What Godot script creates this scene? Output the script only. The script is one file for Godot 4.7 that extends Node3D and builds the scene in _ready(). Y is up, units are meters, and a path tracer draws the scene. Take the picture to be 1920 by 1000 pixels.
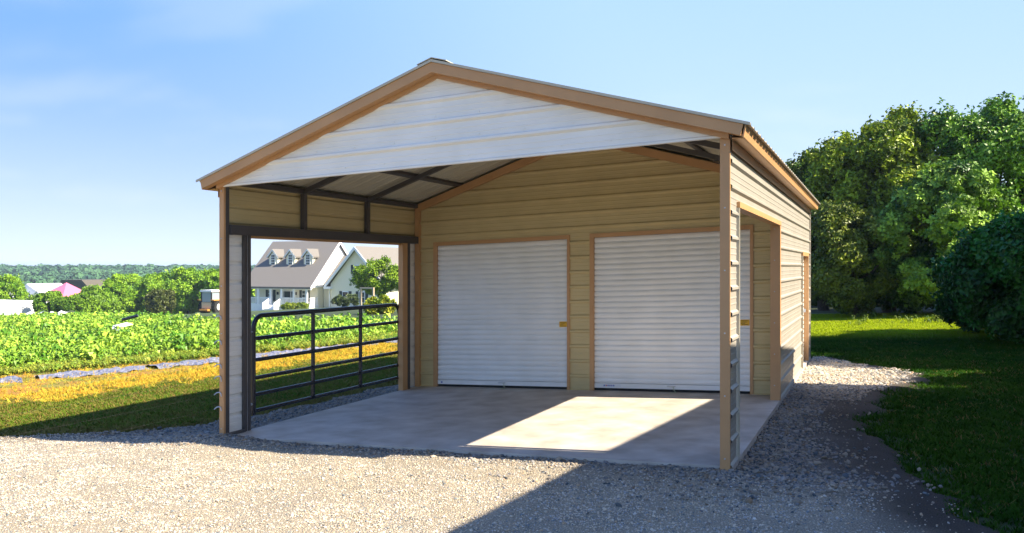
extends Node3D
# An open-fronted metal garage on a slab that falls gently to the left, with a farm, a house and woods behind it.
# Building coordinates: x along the front from the left post, y above the slab, z towards the viewer; bp() adds the fall of the slab.

const FALL := 0.037
const W := 5.892
const D1 := 4.543
const D2 := 9.79
const RIB := 0.2286
const APEX := 4.01
const PITCH := 0.3115
const EAVE := 0.2

var M := {}
var taken := {}

# ---------------------------------------------------------------- mesh helpers
class Mb:
	var v := PackedVector3Array()
	var n := PackedVector3Array()
	var c := PackedColorArray()
	var tint := Color.WHITE
	var tinted := false
	func tri(a: Vector3, b: Vector3, d: Vector3) -> void:
		var m := (d - a).cross(b - a)
		if m.length_squared() < 1e-18:
			return
		m = m.normalized()
		v.append(a); v.append(b); v.append(d)
		n.append(m); n.append(m); n.append(m)
		if tinted:
			c.append(tint); c.append(tint); c.append(tint)
	func quad(a: Vector3, b: Vector3, d: Vector3, e: Vector3) -> void:
		tri(a, b, d)
		tri(a, d, e)
	func away(pts: Array, from: Vector3) -> void:   # a convex face turned away from a point inside
		var mid := Vector3.ZERO
		for p in pts:
			mid += p
		mid /= pts.size()
		var m: Vector3 = (pts[2] - pts[0]).cross(pts[1] - pts[0])
		var q := pts.duplicate()
		if m.dot(mid - from) < 0.0:
			q.reverse()
		for i in range(1, q.size() - 1):
			tri(q[0], q[i], q[i + 1])
	func hexa(p: Array) -> void:   # eight corners: four below, four above, in the same order
		var mid := Vector3.ZERO
		for q in p:
			mid += q
		mid /= 8.0
		for f in [[0, 1, 2, 3], [4, 5, 6, 7], [0, 1, 5, 4], [1, 2, 6, 5], [2, 3, 7, 6], [3, 0, 4, 7]]:
			away([p[f[0]], p[f[1]], p[f[2]], p[f[3]]], mid)
	func box(a: Vector3, b: Vector3) -> void:
		hexa([Vector3(a.x, a.y, a.z), Vector3(b.x, a.y, a.z), Vector3(b.x, a.y, b.z), Vector3(a.x, a.y, b.z), Vector3(a.x, b.y, a.z), Vector3(b.x, b.y, a.z), Vector3(b.x, b.y, b.z), Vector3(a.x, b.y, b.z)])
	func smooth_quad(p: Array, m: Array) -> void:
		var g: Vector3 = (p[2] - p[0]).cross(p[1] - p[0])
		var order := [0, 1, 2, 0, 2, 3]
		if g.dot(m[0] + m[1] + m[2] + m[3]) < 0.0:
			order = [0, 2, 1, 0, 3, 2]
		for i in order:
			v.append(p[i]); n.append(m[i])
			if tinted:
				c.append(tint)
	func tube(path: Array, radii: Array, sides: int, caps := true) -> void:
		var rings := []
		var norms := []
		var up := Vector3.UP
		for i in path.size():
			var d: Vector3 = (path[mini(i + 1, path.size() - 1)] - path[maxi(i - 1, 0)]).normalized()
			var s := d.cross(up)
			if s.length() < 0.15:
				s = d.cross(Vector3.RIGHT)
			s = s.normalized()
			up = s.cross(d).normalized()
			var ring := []
			var nr := []
			for k in sides:
				var t := TAU * k / sides
				var o := s * cos(t) + up * sin(t)
				ring.append(path[i] + o * radii[mini(i, radii.size() - 1)])
				nr.append(o)
			rings.append(ring); norms.append(nr)
		for i in path.size() - 1:
			for k in sides:
				var j := (k + 1) % sides
				smooth_quad([rings[i][k], rings[i][j], rings[i + 1][j], rings[i + 1][k]], [norms[i][k], norms[i][j], norms[i + 1][j], norms[i + 1][k]])
		if caps:
			away(rings[0], path[1])
			away(rings[-1], path[-2])
	func prism(poly: Array, z0: float, z1: float, f: Callable) -> void:   # a convex outline in x and y, pushed along z
		var lo := []
		var hi := []
		var mid := Vector3.ZERO
		for p in poly:
			lo.append(f.call(Vector3(p.x, p.y, z0)))
			hi.append(f.call(Vector3(p.x, p.y, z1)))
			mid += lo[-1] + hi[-1]
		mid /= poly.size() * 2.0
		away(lo, mid)
		away(hi, mid)
		for i in poly.size():
			var j := (i + 1) % poly.size()
			away([lo[i], lo[j], hi[j], hi[i]], mid)
	func mesh(at := Vector3.ZERO) -> ArrayMesh:
		var a := []
		a.resize(Mesh.ARRAY_MAX)
		if at != Vector3.ZERO:
			for i in v.size():
				v[i] -= at
		a[Mesh.ARRAY_VERTEX] = v
		a[Mesh.ARRAY_NORMAL] = n
		if tinted:
			a[Mesh.ARRAY_COLOR] = c
		var m := ArrayMesh.new()
		m.add_surface_from_arrays(Mesh.PRIMITIVE_TRIANGLES, a)
		return m

func numbered(called: String, parent: Node) -> String:
	var key := str(parent.get_instance_id()) + called
	var k: int = taken.get(key, 0)
	taken[key] = k + 1
	return called if k == 0 else "%s_%03d" % [called, k]

func spot(node: Node) -> Vector3:
	var p := Vector3.ZERO
	while node is Node3D and node != self:
		p += node.position
		node = node.get_parent()
	return p

func obj(called: String, b: Mb, m: Material, parent: Node = self, kind := "") -> MeshInstance3D:
	var o := MeshInstance3D.new()
	o.name = numbered(called, parent)
	o.mesh = b.mesh(spot(parent))
	o.material_override = m
	parent.add_child(o, true)
	if kind:
		o.set_meta("kind", kind)
	return o

func tag(o: Node, label: String, category: String, group := "") -> Node:
	o.set_meta("label", label)
	o.set_meta("category", category)
	if group:
		o.set_meta("group", group)
	return o

func thing(called: String, label: String, category: String, at: Vector3, group := "") -> Node3D:
	var o := Node3D.new()
	o.name = numbered(called, self)
	o.position = at
	add_child(o, true)
	tag(o, label, category, group)
	return o

func bp(p: Vector3) -> Vector3:
	return Vector3(p.x, p.y + FALL * p.x, p.z)

func wp(p: Vector3) -> Vector3:
	return p

func bbox(called: String, parent: Node, m: Material, x0: float, x1: float, y0: float, y1: float, z0: float, z1: float) -> MeshInstance3D:
	var b := Mb.new()
	b.hexa([bp(Vector3(x0, y0, z0)), bp(Vector3(x1, y0, z0)), bp(Vector3(x1, y0, z1)), bp(Vector3(x0, y0, z1)), bp(Vector3(x0, y1, z0)), bp(Vector3(x1, y1, z0)), bp(Vector3(x1, y1, z1)), bp(Vector3(x0, y1, z1))])
	return obj(called, b, m, parent)

func wbox(called: String, parent: Node, m: Material, x0: float, x1: float, y0: float, y1: float, z0: float, z1: float) -> MeshInstance3D:
	var b := Mb.new()
	b.box(Vector3(x0, y0, z0), Vector3(x1, y1, z1))
	return obj(called, b, m, parent)

func beam(called: String, parent: Node, m: Material, poly: Array, z0: float, z1: float, in_world := false) -> MeshInstance3D:
	var b := Mb.new()
	b.prism(poly, z0, z1, wp if in_world else bp)
	return obj(called, b, m, parent)

func roof_y(x: float) -> float:
	return APEX - PITCH * absf(x - W / 2.0)

func vec(points: Array) -> Array:
	var out := []
	for p in points:
		out.append(Vector2(p[0], p[1]))
	return out

# ---------------------------------------------------------------- land
func land(x: float, z: float) -> float:
	var y := FALL * clampf(x, -75.0, 14.0) - 0.1
	var p := (0.77 * -x + 0.64 * -z) * smoothstep(0.0, 25.0, -x)
	if p > 40.0:
		y -= 0.0004 * pow(minf(p, 130.0) - 40.0, 2.0)
	if p > 130.0:
		y -= smoothstep(130.0, 420.0, p) * 6.0
	if p > 430.0:
		y += smoothstep(430.0, 900.0, p) * (6.5 + 2.0 * sin(x * 0.011 + 0.6) + 1.6 * sin(z * 0.017 + x * 0.006))
	return y

func sd_poly(p: Vector2, poly: Array) -> float:   # positive inside
	var d := 1e9
	var inside := false
	var j := poly.size() - 1
	for i in poly.size():
		var a: Vector2 = poly[i]
		var b: Vector2 = poly[j]
		d = minf(d, p.distance_to(Geometry2D.get_closest_point_to_segment(p, a, b)))
		if (a.y > p.y) != (b.y > p.y) and p.x < (b.x - a.x) * (p.y - a.y) / (b.y - a.y) + a.x:
			inside = not inside
		j = i
	return d if inside else -d

var wob := FastNoiseLite.new()
var fine := FastNoiseLite.new()
var GRAVEL := vec([[-16, 5.6], [-8, 2.4], [-3.3, 0.45], [-1.9, -0.15], [-1.25, -0.55], [-0.95, -1.3], [-0.75, -3], [-0.7, -10.4], [5.2, -11.0], [6.1, -10.6], [6.7, -9.3], [7.7, -8.0], [7.75, -6.9], [7.1, -5.6], [6.85, -3.0], [7.3, -0.9], [7.6, 0.6], [8.5, 3.0], [9.2, 6], [9.2, 14], [-16, 14]])
var STRAW := vec([[-16, 3.2], [-9, 1.5], [-6.5, -0.8], [-5.7, -3], [-5.4, -6.0], [-4.5, -10.0], [-3.6, -14.5], [-2.2, -21], [-5.2, -22], [-7.4, -13.5], [-9.2, -9.0], [-10.4, -6.2], [-12.0, -3.8], [-15.4, -1]])
var FIELD := vec([[-15.5, -0.4], [-12.1, -5.2], [-10.6, -8.4], [-9.1, -11.6], [-7.6, -15.5], [-6.2, -20], [-10.9, -21.8], [-19.1, -22.5], [-23, -24], [-42.5, -34], [-66, -42], [-76, -30], [-62, -19], [-34, -10]])

func gravel_y(x: float, z: float) -> float:   # height over the slab's top
	var h := -0.068
	h += 0.03 * exp(-pow((z - 0.15) / 0.6, 2.0)) * smoothstep(-2.0, 0.0, x) * smoothstep(6.6, 5.8, x)
	h += 0.06 * exp(-pow((x + 0.1) / 0.55, 2.0) - pow((z + 0.0) / 0.6, 2.0))
	h += 0.014 * wob.get_noise_2d(x * 40.0, z * 40.0) + 0.010 * wob.get_noise_2d(x * 150.0, z * 150.0)
	if x > 0.0 and x < W and z < -0.1:
		h = -0.16
	return h

func sheet(called: String, poly: Array, cell: float, lift: float, m: Material, colour: Callable, height: Callable) -> void:
	var lo := Vector2(1e9, 1e9)
	var hi := -lo
	for p in poly:
		lo = lo.min(p)
		hi = hi.max(p)
	lo -= Vector2.ONE * cell * 2.0
	var nx := int((hi.x - lo.x) / cell) + 3
	var nz := int((hi.y - lo.y) / cell) + 3
	var pts := PackedVector3Array()
	var cols := PackedColorArray()
	var sds := PackedFloat32Array()
	for i in nx * nz:
		var x := lo.x + (i % nx) * cell
		var z := lo.y + (i / nx) * cell
		var sd := sd_poly(Vector2(x, z), poly) + 0.22 * wob.get_noise_2d(x * 60.0, z * 60.0)
		sds.append(sd)
		pts.append(Vector3(x, height.call(x, z) + minf(lift, lift * 0.5 + sd * 0.3), z))
		cols.append(colour.call(x, z, sd))
	var index := PackedInt32Array()
	for k in nz - 1:
		for i in nx - 1:
			var a := k * nx + i
			if maxf(maxf(sds[a], sds[a + 1]), maxf(sds[a + nx], sds[a + nx + 1])) > -cell:
				index.append_array([a, a + 1, a + nx + 1, a, a + nx + 1, a + nx])
	grid(called, pts, cols, index, m)

func grid(called: String, pts: PackedVector3Array, cols: PackedColorArray, index: PackedInt32Array, m: Material) -> void:
	var norm := PackedVector3Array()
	norm.resize(pts.size())
	for i in range(0, index.size(), 3):
		var g := (pts[index[i + 2]] - pts[index[i]]).cross(pts[index[i + 1]] - pts[index[i]])
		for k in 3:
			norm[index[i + k]] += g
	for i in norm.size():
		norm[i] = norm[i].normalized() if norm[i].length_squared() > 0.0 else Vector3.UP
	var a := []
	a.resize(Mesh.ARRAY_MAX)
	a[Mesh.ARRAY_VERTEX] = pts
	a[Mesh.ARRAY_NORMAL] = norm
	a[Mesh.ARRAY_COLOR] = cols
	a[Mesh.ARRAY_INDEX] = index
	var am := ArrayMesh.new()
	am.add_surface_from_arrays(Mesh.PRIMITIVE_TRIANGLES, a)
	var o := MeshInstance3D.new()
	o.name = called
	o.mesh = am
	o.material_override = m
	add_child(o, true)
	o.set_meta("kind", "structure")

# ---------------------------------------------------------------- materials
func lin(r: float, g: float, b: float) -> Color:
	return Color(r, g, b).linear_to_srgb()

func noise_tex(freq: float, octaves: int, lo: Color, hi: Color, seed_: int, cellular := false, size := 512, power := 1.0) -> ImageTexture:
	var f := FastNoiseLite.new()
	f.seed = seed_
	f.frequency = freq
	f.noise_type = FastNoiseLite.TYPE_CELLULAR if cellular else FastNoiseLite.TYPE_SIMPLEX_SMOOTH
	f.fractal_octaves = octaves
	f.fractal_type = FastNoiseLite.FRACTAL_FBM if octaves > 1 else FastNoiseLite.FRACTAL_NONE
	var im := f.get_seamless_image(size, size)
	im.convert(Image.FORMAT_RGB8)
	var ramp := PackedByteArray()
	for i in 256:
		var c := lo.lerp(hi, pow(i / 255.0, power))
		ramp.append_array([int(c.r * 255), int(c.g * 255), int(c.b * 255)])
	var d := im.get_data()
	for i in range(0, d.size(), 3):
		var k := d[i] * 3
		d[i] = ramp[k]; d[i + 1] = ramp[k + 1]; d[i + 2] = ramp[k + 2]
	return ImageTexture.create_from_image(Image.create_from_data(size, size, false, Image.FORMAT_RGB8, d))

func mat(called: String, c: Color, rough := 0.6, tex: Texture2D = null, scale := 1.0, metal := 0.0, bump: Texture2D = null, bump_cm := 0.0) -> StandardMaterial3D:
	var m := StandardMaterial3D.new()
	m.resource_name = called
	m.albedo_color = c
	m.roughness = rough
	m.metallic = metal
	m.cull_mode = BaseMaterial3D.CULL_DISABLED
	if tex or bump:
		m.uv1_triplanar = true
		m.uv1_world_triplanar = true
		m.uv1_scale = Vector3.ONE * scale
		m.albedo_texture = tex
	if bump:
		m.heightmap_enabled = true
		m.heightmap_texture = bump
		m.heightmap_scale = bump_cm
	M[called] = m
	return m

func leafy(called: String, glow: Color) -> void:
	var m := mat(called, Color.WHITE, 0.42)
	m.vertex_color_use_as_albedo = true
	m.metallic_specular = 0.32
	m.backlight_enabled = true
	m.backlight = glow

func make_materials() -> void:
	var w := Color.WHITE
	var soft := noise_tex(0.006, 3, Color(0.955, 0.955, 0.95), w, 3)
	var grime := noise_tex(0.006, 3, Color(0.94, 0.935, 0.925), w, 5)
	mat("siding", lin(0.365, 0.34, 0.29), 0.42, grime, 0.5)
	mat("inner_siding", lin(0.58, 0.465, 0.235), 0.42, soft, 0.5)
	mat("gable", lin(0.86, 0.84, 0.78), 0.42, soft, 0.5)
	mat("trim", lin(0.54, 0.30, 0.13), 0.45, grime, 0.6)
	mat("roof", lin(0.52, 0.48, 0.37), 0.45, soft, 0.5)
	mat("steel", lin(0.085, 0.078, 0.078), 0.5, grime, 1.2, 0.3)
	mat("door_white", lin(0.86, 0.865, 0.87), 0.35, soft, 0.6)
	mat("black", lin(0.010, 0.012, 0.02), 0.25)
	mat("rubber", lin(0.012, 0.012, 0.012), 0.8)
	mat("galv", lin(0.5, 0.52, 0.55), 0.35, null, 1.0, 0.7)
	mat("yellow", lin(0.75, 0.42, 0.01), 0.5)
	mat("red", lin(0.45, 0.03, 0.02), 0.5)
	mat("blue", lin(0.03, 0.08, 0.40), 0.5)
	mat("cord", lin(0.45, 0.5, 0.35), 0.8)
	var conc := noise_tex(0.008, 6, Color(0.80, 0.775, 0.75), w, 11, false, 1024)
	mat("concrete", lin(0.58, 0.53, 0.455), 0.75, conc, 0.21, 0.0, noise_tex(0.05, 4, Color.BLACK, w, 12), 0.25)
	var m := mat("ground", w, 0.95, noise_tex(0.03, 5, Color(0.62, 0.62, 0.60), w, 21), 0.35)
	m.vertex_color_use_as_albedo = true
	m = mat("gravel", w, 0.9, noise_tex(0.045, 1, Color(0.5, 0.48, 0.45), w, 31, true, 1024, 0.6), 1.5, 0.0, noise_tex(0.045, 1, w, Color.BLACK, 31, true, 1024), 1.2)
	m.vertex_color_use_as_albedo = true
	m = mat("stone", w, 0.85)
	m.vertex_color_use_as_albedo = true
	leafy("leaf", Color(0.45, 0.5, 0.3))
	leafy("blade", Color(0.5, 0.55, 0.3))
	M.blade.roughness = 0.85
	M.blade.metallic_specular = 0.15
	m = mat("canopy", w, 0.95)
	m.vertex_color_use_as_albedo = true
	mat("bark", lin(0.10, 0.075, 0.05), 0.9, noise_tex(0.03, 4, Color(0.5, 0.5, 0.5), w, 41), 1.0)
	mat("plastic", lin(0.30, 0.31, 0.37), 0.3, noise_tex(0.02, 4, Color(0.6, 0.6, 0.64), w, 51), 0.8, 0.0, noise_tex(0.02, 4, Color.BLACK, w, 52), 6.0)
	mat("house_wall", lin(0.82, 0.76, 0.58), 0.7)
	mat("house_white", lin(0.86, 0.86, 0.85), 0.6)
	mat("shingle", lin(0.22, 0.205, 0.185), 0.9, noise_tex(0.05, 4, Color(0.75, 0.75, 0.75), w, 61), 0.7)
	mat("shutter", lin(0.012, 0.03, 0.035), 0.6)
	mat("pane", lin(0.03, 0.05, 0.06), 0.08)
	mat("soil", lin(0.16, 0.085, 0.045), 0.95)
	mat("pink", lin(0.60, 0.15, 0.25), 0.6)
	mat("cloth", lin(0.75, 0.76, 0.78), 0.7)
	mat("dark_roof", lin(0.09, 0.08, 0.06), 0.8)
	mat("orange", lin(0.62, 0.25, 0.05), 0.5)
	mat("timber", lin(0.52, 0.42, 0.28), 0.8)
	mat("barn_wall", lin(0.55, 0.50, 0.42), 0.5, grime, 0.5)

# ---------------------------------------------------------------- siding
func rib_profile() -> Array:   # height within one course, and how far the metal stands out
	return [[0.0, 0.0], [0.022, 0.023], [0.044, 0.023], [0.063, 0.0], [0.108, 0.0], [0.112, 0.003], [0.122, 0.003], [0.126, 0.0], [0.164, 0.0], [0.168, 0.003], [0.178, 0.003], [0.182, 0.0], [RIB, 0.0]]

func siding(parent: Node, called: String, m: Material, place: Callable, a0: float, a1: float, y0: float, y1: float, first: float, gaps: Array, limit: Callable) -> void:
	# one mesh for every course of the sheet metal between y0 and y1; gaps are openings [from, to, top]; limit(y) is the span under a sloping roof
	var rows := []
	var y := y0
	var k := floori((y0 - first) / RIB) + 1
	while y < y1 - 0.002:
		var e := minf(first + k * RIB, y1)
		rows.append([y, e, first + (k - 1) * RIB])
		y = e
		k += 1
	for r in rows:
		var cuts := [r[0], r[1]]
		for g in gaps:
			if g[2] > r[0] + 0.004 and g[2] < r[1] - 0.004:
				cuts.append(g[2])
		cuts.sort()
		for ci in cuts.size() - 1:
			var lo: float = cuts[ci]
			var hi: float = cuts[ci + 1]
			var spans := [[a0, a1]]
			for g in gaps:
				if g[2] > (lo + hi) / 2.0:
					var next := []
					for s in spans:
						if g[1] <= s[0] or g[0] >= s[1]:
							next.append(s)
						else:
							if g[0] > s[0] + 0.003:
								next.append([s[0], g[0]])
							if g[1] < s[1] - 0.003:
								next.append([g[1], s[1]])
					spans = next
			var prof := []
			var raw := rib_profile()
			for i in raw.size():
				var py: float = r[2] + raw[i][0]
				if i > 0:
					var qy: float = r[2] + raw[i - 1][0]
					for edge in [lo, hi]:
						if edge > qy + 1e-5 and edge < py - 1e-5:
							prof.append([edge, lerpf(raw[i - 1][1], raw[i][1], (edge - qy) / (py - qy))])
				if py >= lo - 1e-5 and py <= hi + 1e-5:
					prof.append([py, raw[i][1]])
			for s in spans:
				var b := Mb.new()
				for i in prof.size() - 1:
					var la: Vector2 = limit.call(prof[i][0])
					var lb: Vector2 = limit.call(prof[i + 1][0])
					var l0 := maxf(s[0], la.x)
					var r0 := minf(s[1], la.y)
					var l1 := maxf(s[0], lb.x)
					var r1 := minf(s[1], lb.y)
					if r0 <= l0 and r1 <= l1:
						continue
					if r0 < l0:
						r0 = (l0 + r0) / 2.0
						l0 = r0
					if r1 < l1:
						r1 = (l1 + r1) / 2.0
						l1 = r1
					var q := [place.call(l0, prof[i][0], prof[i][1]), place.call(r0, prof[i][0], prof[i][1]), place.call(r1, prof[i + 1][0], prof[i + 1][1]), place.call(l1, prof[i + 1][0], prof[i + 1][1])]
					var inner: Vector3 = place.call((l0 + r0) / 2.0, prof[i][0], prof[i][1] - 1.0)
					b.away(q, inner)
				if b.v.size() > 0:
					obj(called, b, m, parent)

func screws(parent: Node, called: String, spots: Array, m: Material) -> void:
	var b := Mb.new()
	for p in spots:
		b.box(p - Vector3.ONE * 0.006, p + Vector3.ONE * 0.006)
	obj(called, b, m, parent, "stuff")

# ---------------------------------------------------------------- the garage
func roller_door(parent: Node, x0: float, x1: float, sticker: bool) -> void:
	var z := -D1 - 0.035
	var top := 2.345
	var d := Mb.new()
	d.hexa([bp(Vector3(x0, 0.05, z - 0.03)), bp(Vector3(x1, 0.05, z - 0.03)), bp(Vector3(x1, 0.05, z - 0.02)), bp(Vector3(x0, 0.05, z - 0.02)), bp(Vector3(x0, top, z - 0.03)), bp(Vector3(x1, top, z - 0.03)), bp(Vector3(x1, top, z - 0.02)), bp(Vector3(x0, top, z - 0.02))])
	var door := obj("roller_door", d, M.door_white, parent)
	# one slat shape, shared by every slat of this door
	var step := 0.0826
	var prof := [[0.0, -0.012], [0.006, 0.012], [0.036, 0.018], [0.041, 0.0165], [0.046, 0.018], [0.070, 0.012], [0.072, -0.012], [step, -0.012]]
	var b := Mb.new()
	for i in prof.size() - 1:
		b.away([bp(Vector3(x0, prof[i][0], z + prof[i][1])), bp(Vector3(x1, prof[i][0], z + prof[i][1])), bp(Vector3(x1, prof[i + 1][0], z + prof[i + 1][1])), bp(Vector3(x0, prof[i + 1][0], z + prof[i + 1][1]))], bp(Vector3((x0 + x1) / 2.0, prof[i][0] + 0.01, z - 1.0)))
	var slat := b.mesh(spot(door))
	for k in 27:
		var s := MeshInstance3D.new()
		s.name = numbered("slat", door)
		s.mesh = slat
		s.material_override = M.door_white
		s.position = Vector3(0, 0.112 + k * step, 0)
		door.add_child(s, true)
	bbox("bottom_bar", door, M.door_white, x0, x1, 0.04, 0.108, z - 0.02, z + 0.022)
	bbox("bottom_seal", door, M.rubber, x0, x1, 0.004, 0.04, z - 0.016, z + 0.012)
	var mid := (x0 + x1) / 2.0 + 0.03
	bbox("pull_handle", door, M.galv, mid - 0.06, mid + 0.06, 0.078, 0.092, z + 0.024, z + 0.05)
	var c := Mb.new()
	c.tube([bp(Vector3(mid + 0.03, 0.08, z + 0.04)), bp(Vector3(mid + 0.05, 0.03, z + 0.06)), bp(Vector3(mid + 0.09, 0.008, z + 0.12)), bp(Vector3(mid + 0.02, 0.006, z + 0.17))], [0.005], 5)
	obj("pull_cord", c, M.cord, door)
	bbox("latch_label", door, M.yellow, x1 - 0.14, x1 - 0.012, 0.972, 1.058, z + 0.019, z + 0.021)
	for k in 4:
		var yy := 1.044 - k * 0.018
		bbox("label_print", door, M.rubber, x1 - 0.13 + 0.012 * (k % 2), x1 - 0.03 - 0.02 * (k % 3), yy - 0.006, yy, z + 0.0212, z + 0.0222)
	if sticker:
		bbox("sticker", door, M.cloth, x0 + 0.10, x0 + 0.42, 0.052, 0.1, z + 0.0222, z + 0.0232)
		for k in 6:
			bbox("sticker_print", door, M.red if k == 1 else M.blue, x0 + 0.15 + k * 0.03, x0 + 0.168 + k * 0.03, 0.066, 0.088, z + 0.0234, z + 0.0242)
	else:
		bbox("sticker_print", door, M.blue, x0 + 0.06, x0 + 0.09, 0.062, 0.084, z + 0.0222, z + 0.0232)

func build_garage() -> void:
	var slab := Mb.new()
	slab.hexa([bp(Vector3(0.02, -0.3, -D2 - 0.02)), bp(Vector3(W + 0.035, -0.3, -D2 - 0.02)), bp(Vector3(W + 0.035, -0.3, -0.05)), bp(Vector3(0.02, -0.3, -0.05)), bp(Vector3(0.02, 0, -D2 - 0.02)), bp(Vector3(W + 0.02, 0, -D2 - 0.02)), bp(Vector3(W + 0.02, 0, -0.06)), bp(Vector3(0.02, 0, -0.06))])
	obj("concrete_floor", slab, M.concrete, self, "structure")

	var g := thing("metal_garage", "beige metal garage with open front bay, brown trim and two white roller doors", "garage", Vector3.ZERO)
	var any := func(_y: float) -> Vector2: return Vector2(-100, 100)
	var under := func(y: float) -> Vector2:   # span of x under the roof at a height
		var r := (APEX - 0.05 - y) / PITCH
		return Vector2(W / 2.0 - r, W / 2.0 + r)

	# front gable
	var gz := 0.022
	siding(g, "gable_panel", M.gable, func(a: float, y: float, o: float) -> Vector3: return bp(Vector3(a, y, gz + o)), 0.0, W, 2.965, APEX - 0.05, 3.14, [], under)
	siding(g, "gable_back_panel", M.gable, func(a: float, y: float, o: float) -> Vector3: return bp(Vector3(a, y, -0.005 - o)), 0.07, W - 0.07, 2.965, APEX - 0.05, 3.14, [], under)
	bbox("gable_base_trim", g, M.gable, 0.0, W, 2.945, 2.965, -0.02, 0.03)
	var bolts := []
	for k in 12:
		for yy in [3.02, 3.225, 3.45]:
			var xx := 0.3 + k * 0.5 + (0.12 if yy > 3.1 else 0.0)
			if yy < roof_y(xx) - 0.3:
				bolts.append(bp(Vector3(xx, yy, gz + 0.003)))
	screws(g, "gable_screws", bolts, M.gable)

	# interior wall with the two roller doors
	siding(g, "siding_panel", M.inner_siding, func(a: float, y: float, o: float) -> Vector3: return bp(Vector3(a, y, -D1 + o)), 0.03, W - 0.03, 0.0, APEX - 0.06, 0.189, [[0.40, 2.715, 2.34], [3.135, 5.465, 2.34]], under)
	for d in [[0.409, 2.708], [3.141, 5.458]]:
		bbox("door_trim", g, M.trim, d[0] - 0.065, d[0], 0.0, 2.40, -D1 - 0.03, -D1 + 0.024)
		bbox("door_trim", g, M.trim, d[1], d[1] + 0.045, 0.0, 2.40, -D1 - 0.03, -D1 + 0.024)
		bbox("door_trim", g, M.trim, d[0] - 0.062, d[1] + 0.042, 2.338, 2.398, -D1 - 0.03, -D1 + 0.0215)
		roller_door(g, d[0], d[1], d[0] > 1.0)

	# left side wall: panels over and beside the gate opening (their backs face the bay)
	siding(g, "siding_panel", M.gable, func(a: float, y: float, o: float) -> Vector3: return bp(Vector3(0.012 - o, y, -a)), 0.01, D2, 0.0, 2.40, 0.19, [[0.44, 4.03, 2.40]], any)
	siding(g, "siding_panel", M.inner_siding, func(a: float, y: float, o: float) -> Vector3: return bp(Vector3(0.012 - o, y, -a)), 0.01, D2, 2.40, 3.03, 0.19, [], any)
	# right side wall with the bay opening and the small door
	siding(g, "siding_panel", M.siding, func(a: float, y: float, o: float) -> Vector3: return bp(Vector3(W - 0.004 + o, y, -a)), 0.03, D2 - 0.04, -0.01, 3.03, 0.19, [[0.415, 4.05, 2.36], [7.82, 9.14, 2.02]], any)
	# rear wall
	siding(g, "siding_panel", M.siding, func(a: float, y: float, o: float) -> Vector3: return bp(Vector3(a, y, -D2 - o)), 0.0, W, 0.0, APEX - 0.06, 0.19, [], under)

	# front posts
	bbox("corner_post", g, M.trim, 0.0, 0.068, -0.12, 2.945, -0.03, 0.0)
	bbox("steel_post", g, M.steel, 0.004, 0.064, -0.1, 3.0, -0.095, -0.031)
	bbox("corner_post", g, M.trim, W - 0.085, W + 0.003, -0.12, 2.945, -0.032, 0.0)
	bbox("steel_post", g, M.steel, W - 0.07, W - 0.012, 0.0, 3.0, -0.095, -0.033)
	bbox("steel_post", g, M.steel, 0.014, 0.06, 0.0, 2.39, -0.405, -0.36)
	bbox("steel_post", g, M.steel, 0.014, 0.062, 0.0, 2.39, -0.468, -0.418)
	bbox("opening_trim", g, M.galv, 0.03, 0.056, 0.0, 2.39, -0.417, -0.406)
	bbox("opening_trim", g, M.trim, -0.012, 0.072, 0.0, 2.39, -4.15, -4.0)
	bbox("steel_post", g, M.steel, 0.02, 0.08, 0.0, 2.39, -4.218, -4.152)
	bbox("corner_post", g, M.trim, 0.02, 0.10, 0.0, 3.02, -D1 - 0.02, -D1 + 0.075)
	bbox("steel_header", g, M.steel, 0.024, 0.092, 2.39, 2.505, -D1 + 0.077, -0.1)
	bbox("opening_trim", g, M.trim, -0.016, 0.022, 2.36, 2.402, -4.03, -0.46)
	for z: float in [-1.5, -3.01]:
		bbox("steel_stud", g, M.steel, 0.024, 0.084, 2.506, 2.99, z - 0.035, z + 0.035)
	bbox("eave_rail", g, M.steel, 0.02, 0.085, 2.985, 3.045, -D1 + 0.07, -0.1)
	bbox("eave_rail", g, M.steel, W - 0.085, W - 0.02, 2.985, 3.045, -D1 + 0.07, -0.1)
	bbox("base_rail", g, M.steel, 0.025, 0.085, 0.0, 0.03, -0.352, -0.098)

	# right side: trims of the bay opening
	bbox("opening_trim", g, M.trim, W - 0.075, W + 0.028, 2.345, 2.40, -4.13, -0.425)
	bbox("opening_trim", g, M.roof, W - 0.012, W + 0.024, -0.02, 2.344, -0.447, -0.425)
	bbox("steel_post", g, M.steel, W - 0.08, W - 0.014, 0.0, 2.344, -0.49, -0.428)
	bbox("corner_post", g, M.trim, W - 0.105, W + 0.024, 0.0, 2.344, -4.13, -4.035)
	bbox("corner_post", g, M.trim, W - 0.16, W - 0.106, 2.402, 3.02, -D1 - 0.02, -D1 + 0.07)

	# small door near the back of the right wall
	bbox("door_trim", g, M.trim, W - 0.09, W + 0.03, 1.985, 2.05, -9.18, -7.78)
	bbox("door_trim", g, M.roof, W - 0.09, W + 0.028, 0.0, 1.984, -7.83, -7.785)
	bbox("door_trim", g, M.trim, W - 0.09, W + 0.026, 0.0, 1.984, -9.18, -9.13)
	var sd := bbox("side_door", g, M.door_white, W - 0.095, W - 0.085, 0.01, 1.984, -9.128, -7.832)
	for k in 23:
		bbox("slat", sd, M.door_white, W - 0.084, W - 0.062, 0.03 + k * 0.0845, 0.085 + k * 0.0845, -9.127, -7.833)
	bbox("door_knob", sd, M.galv, W - 0.06, W - 0.02, 0.93, 0.99, -9.08, -9.0)
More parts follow.
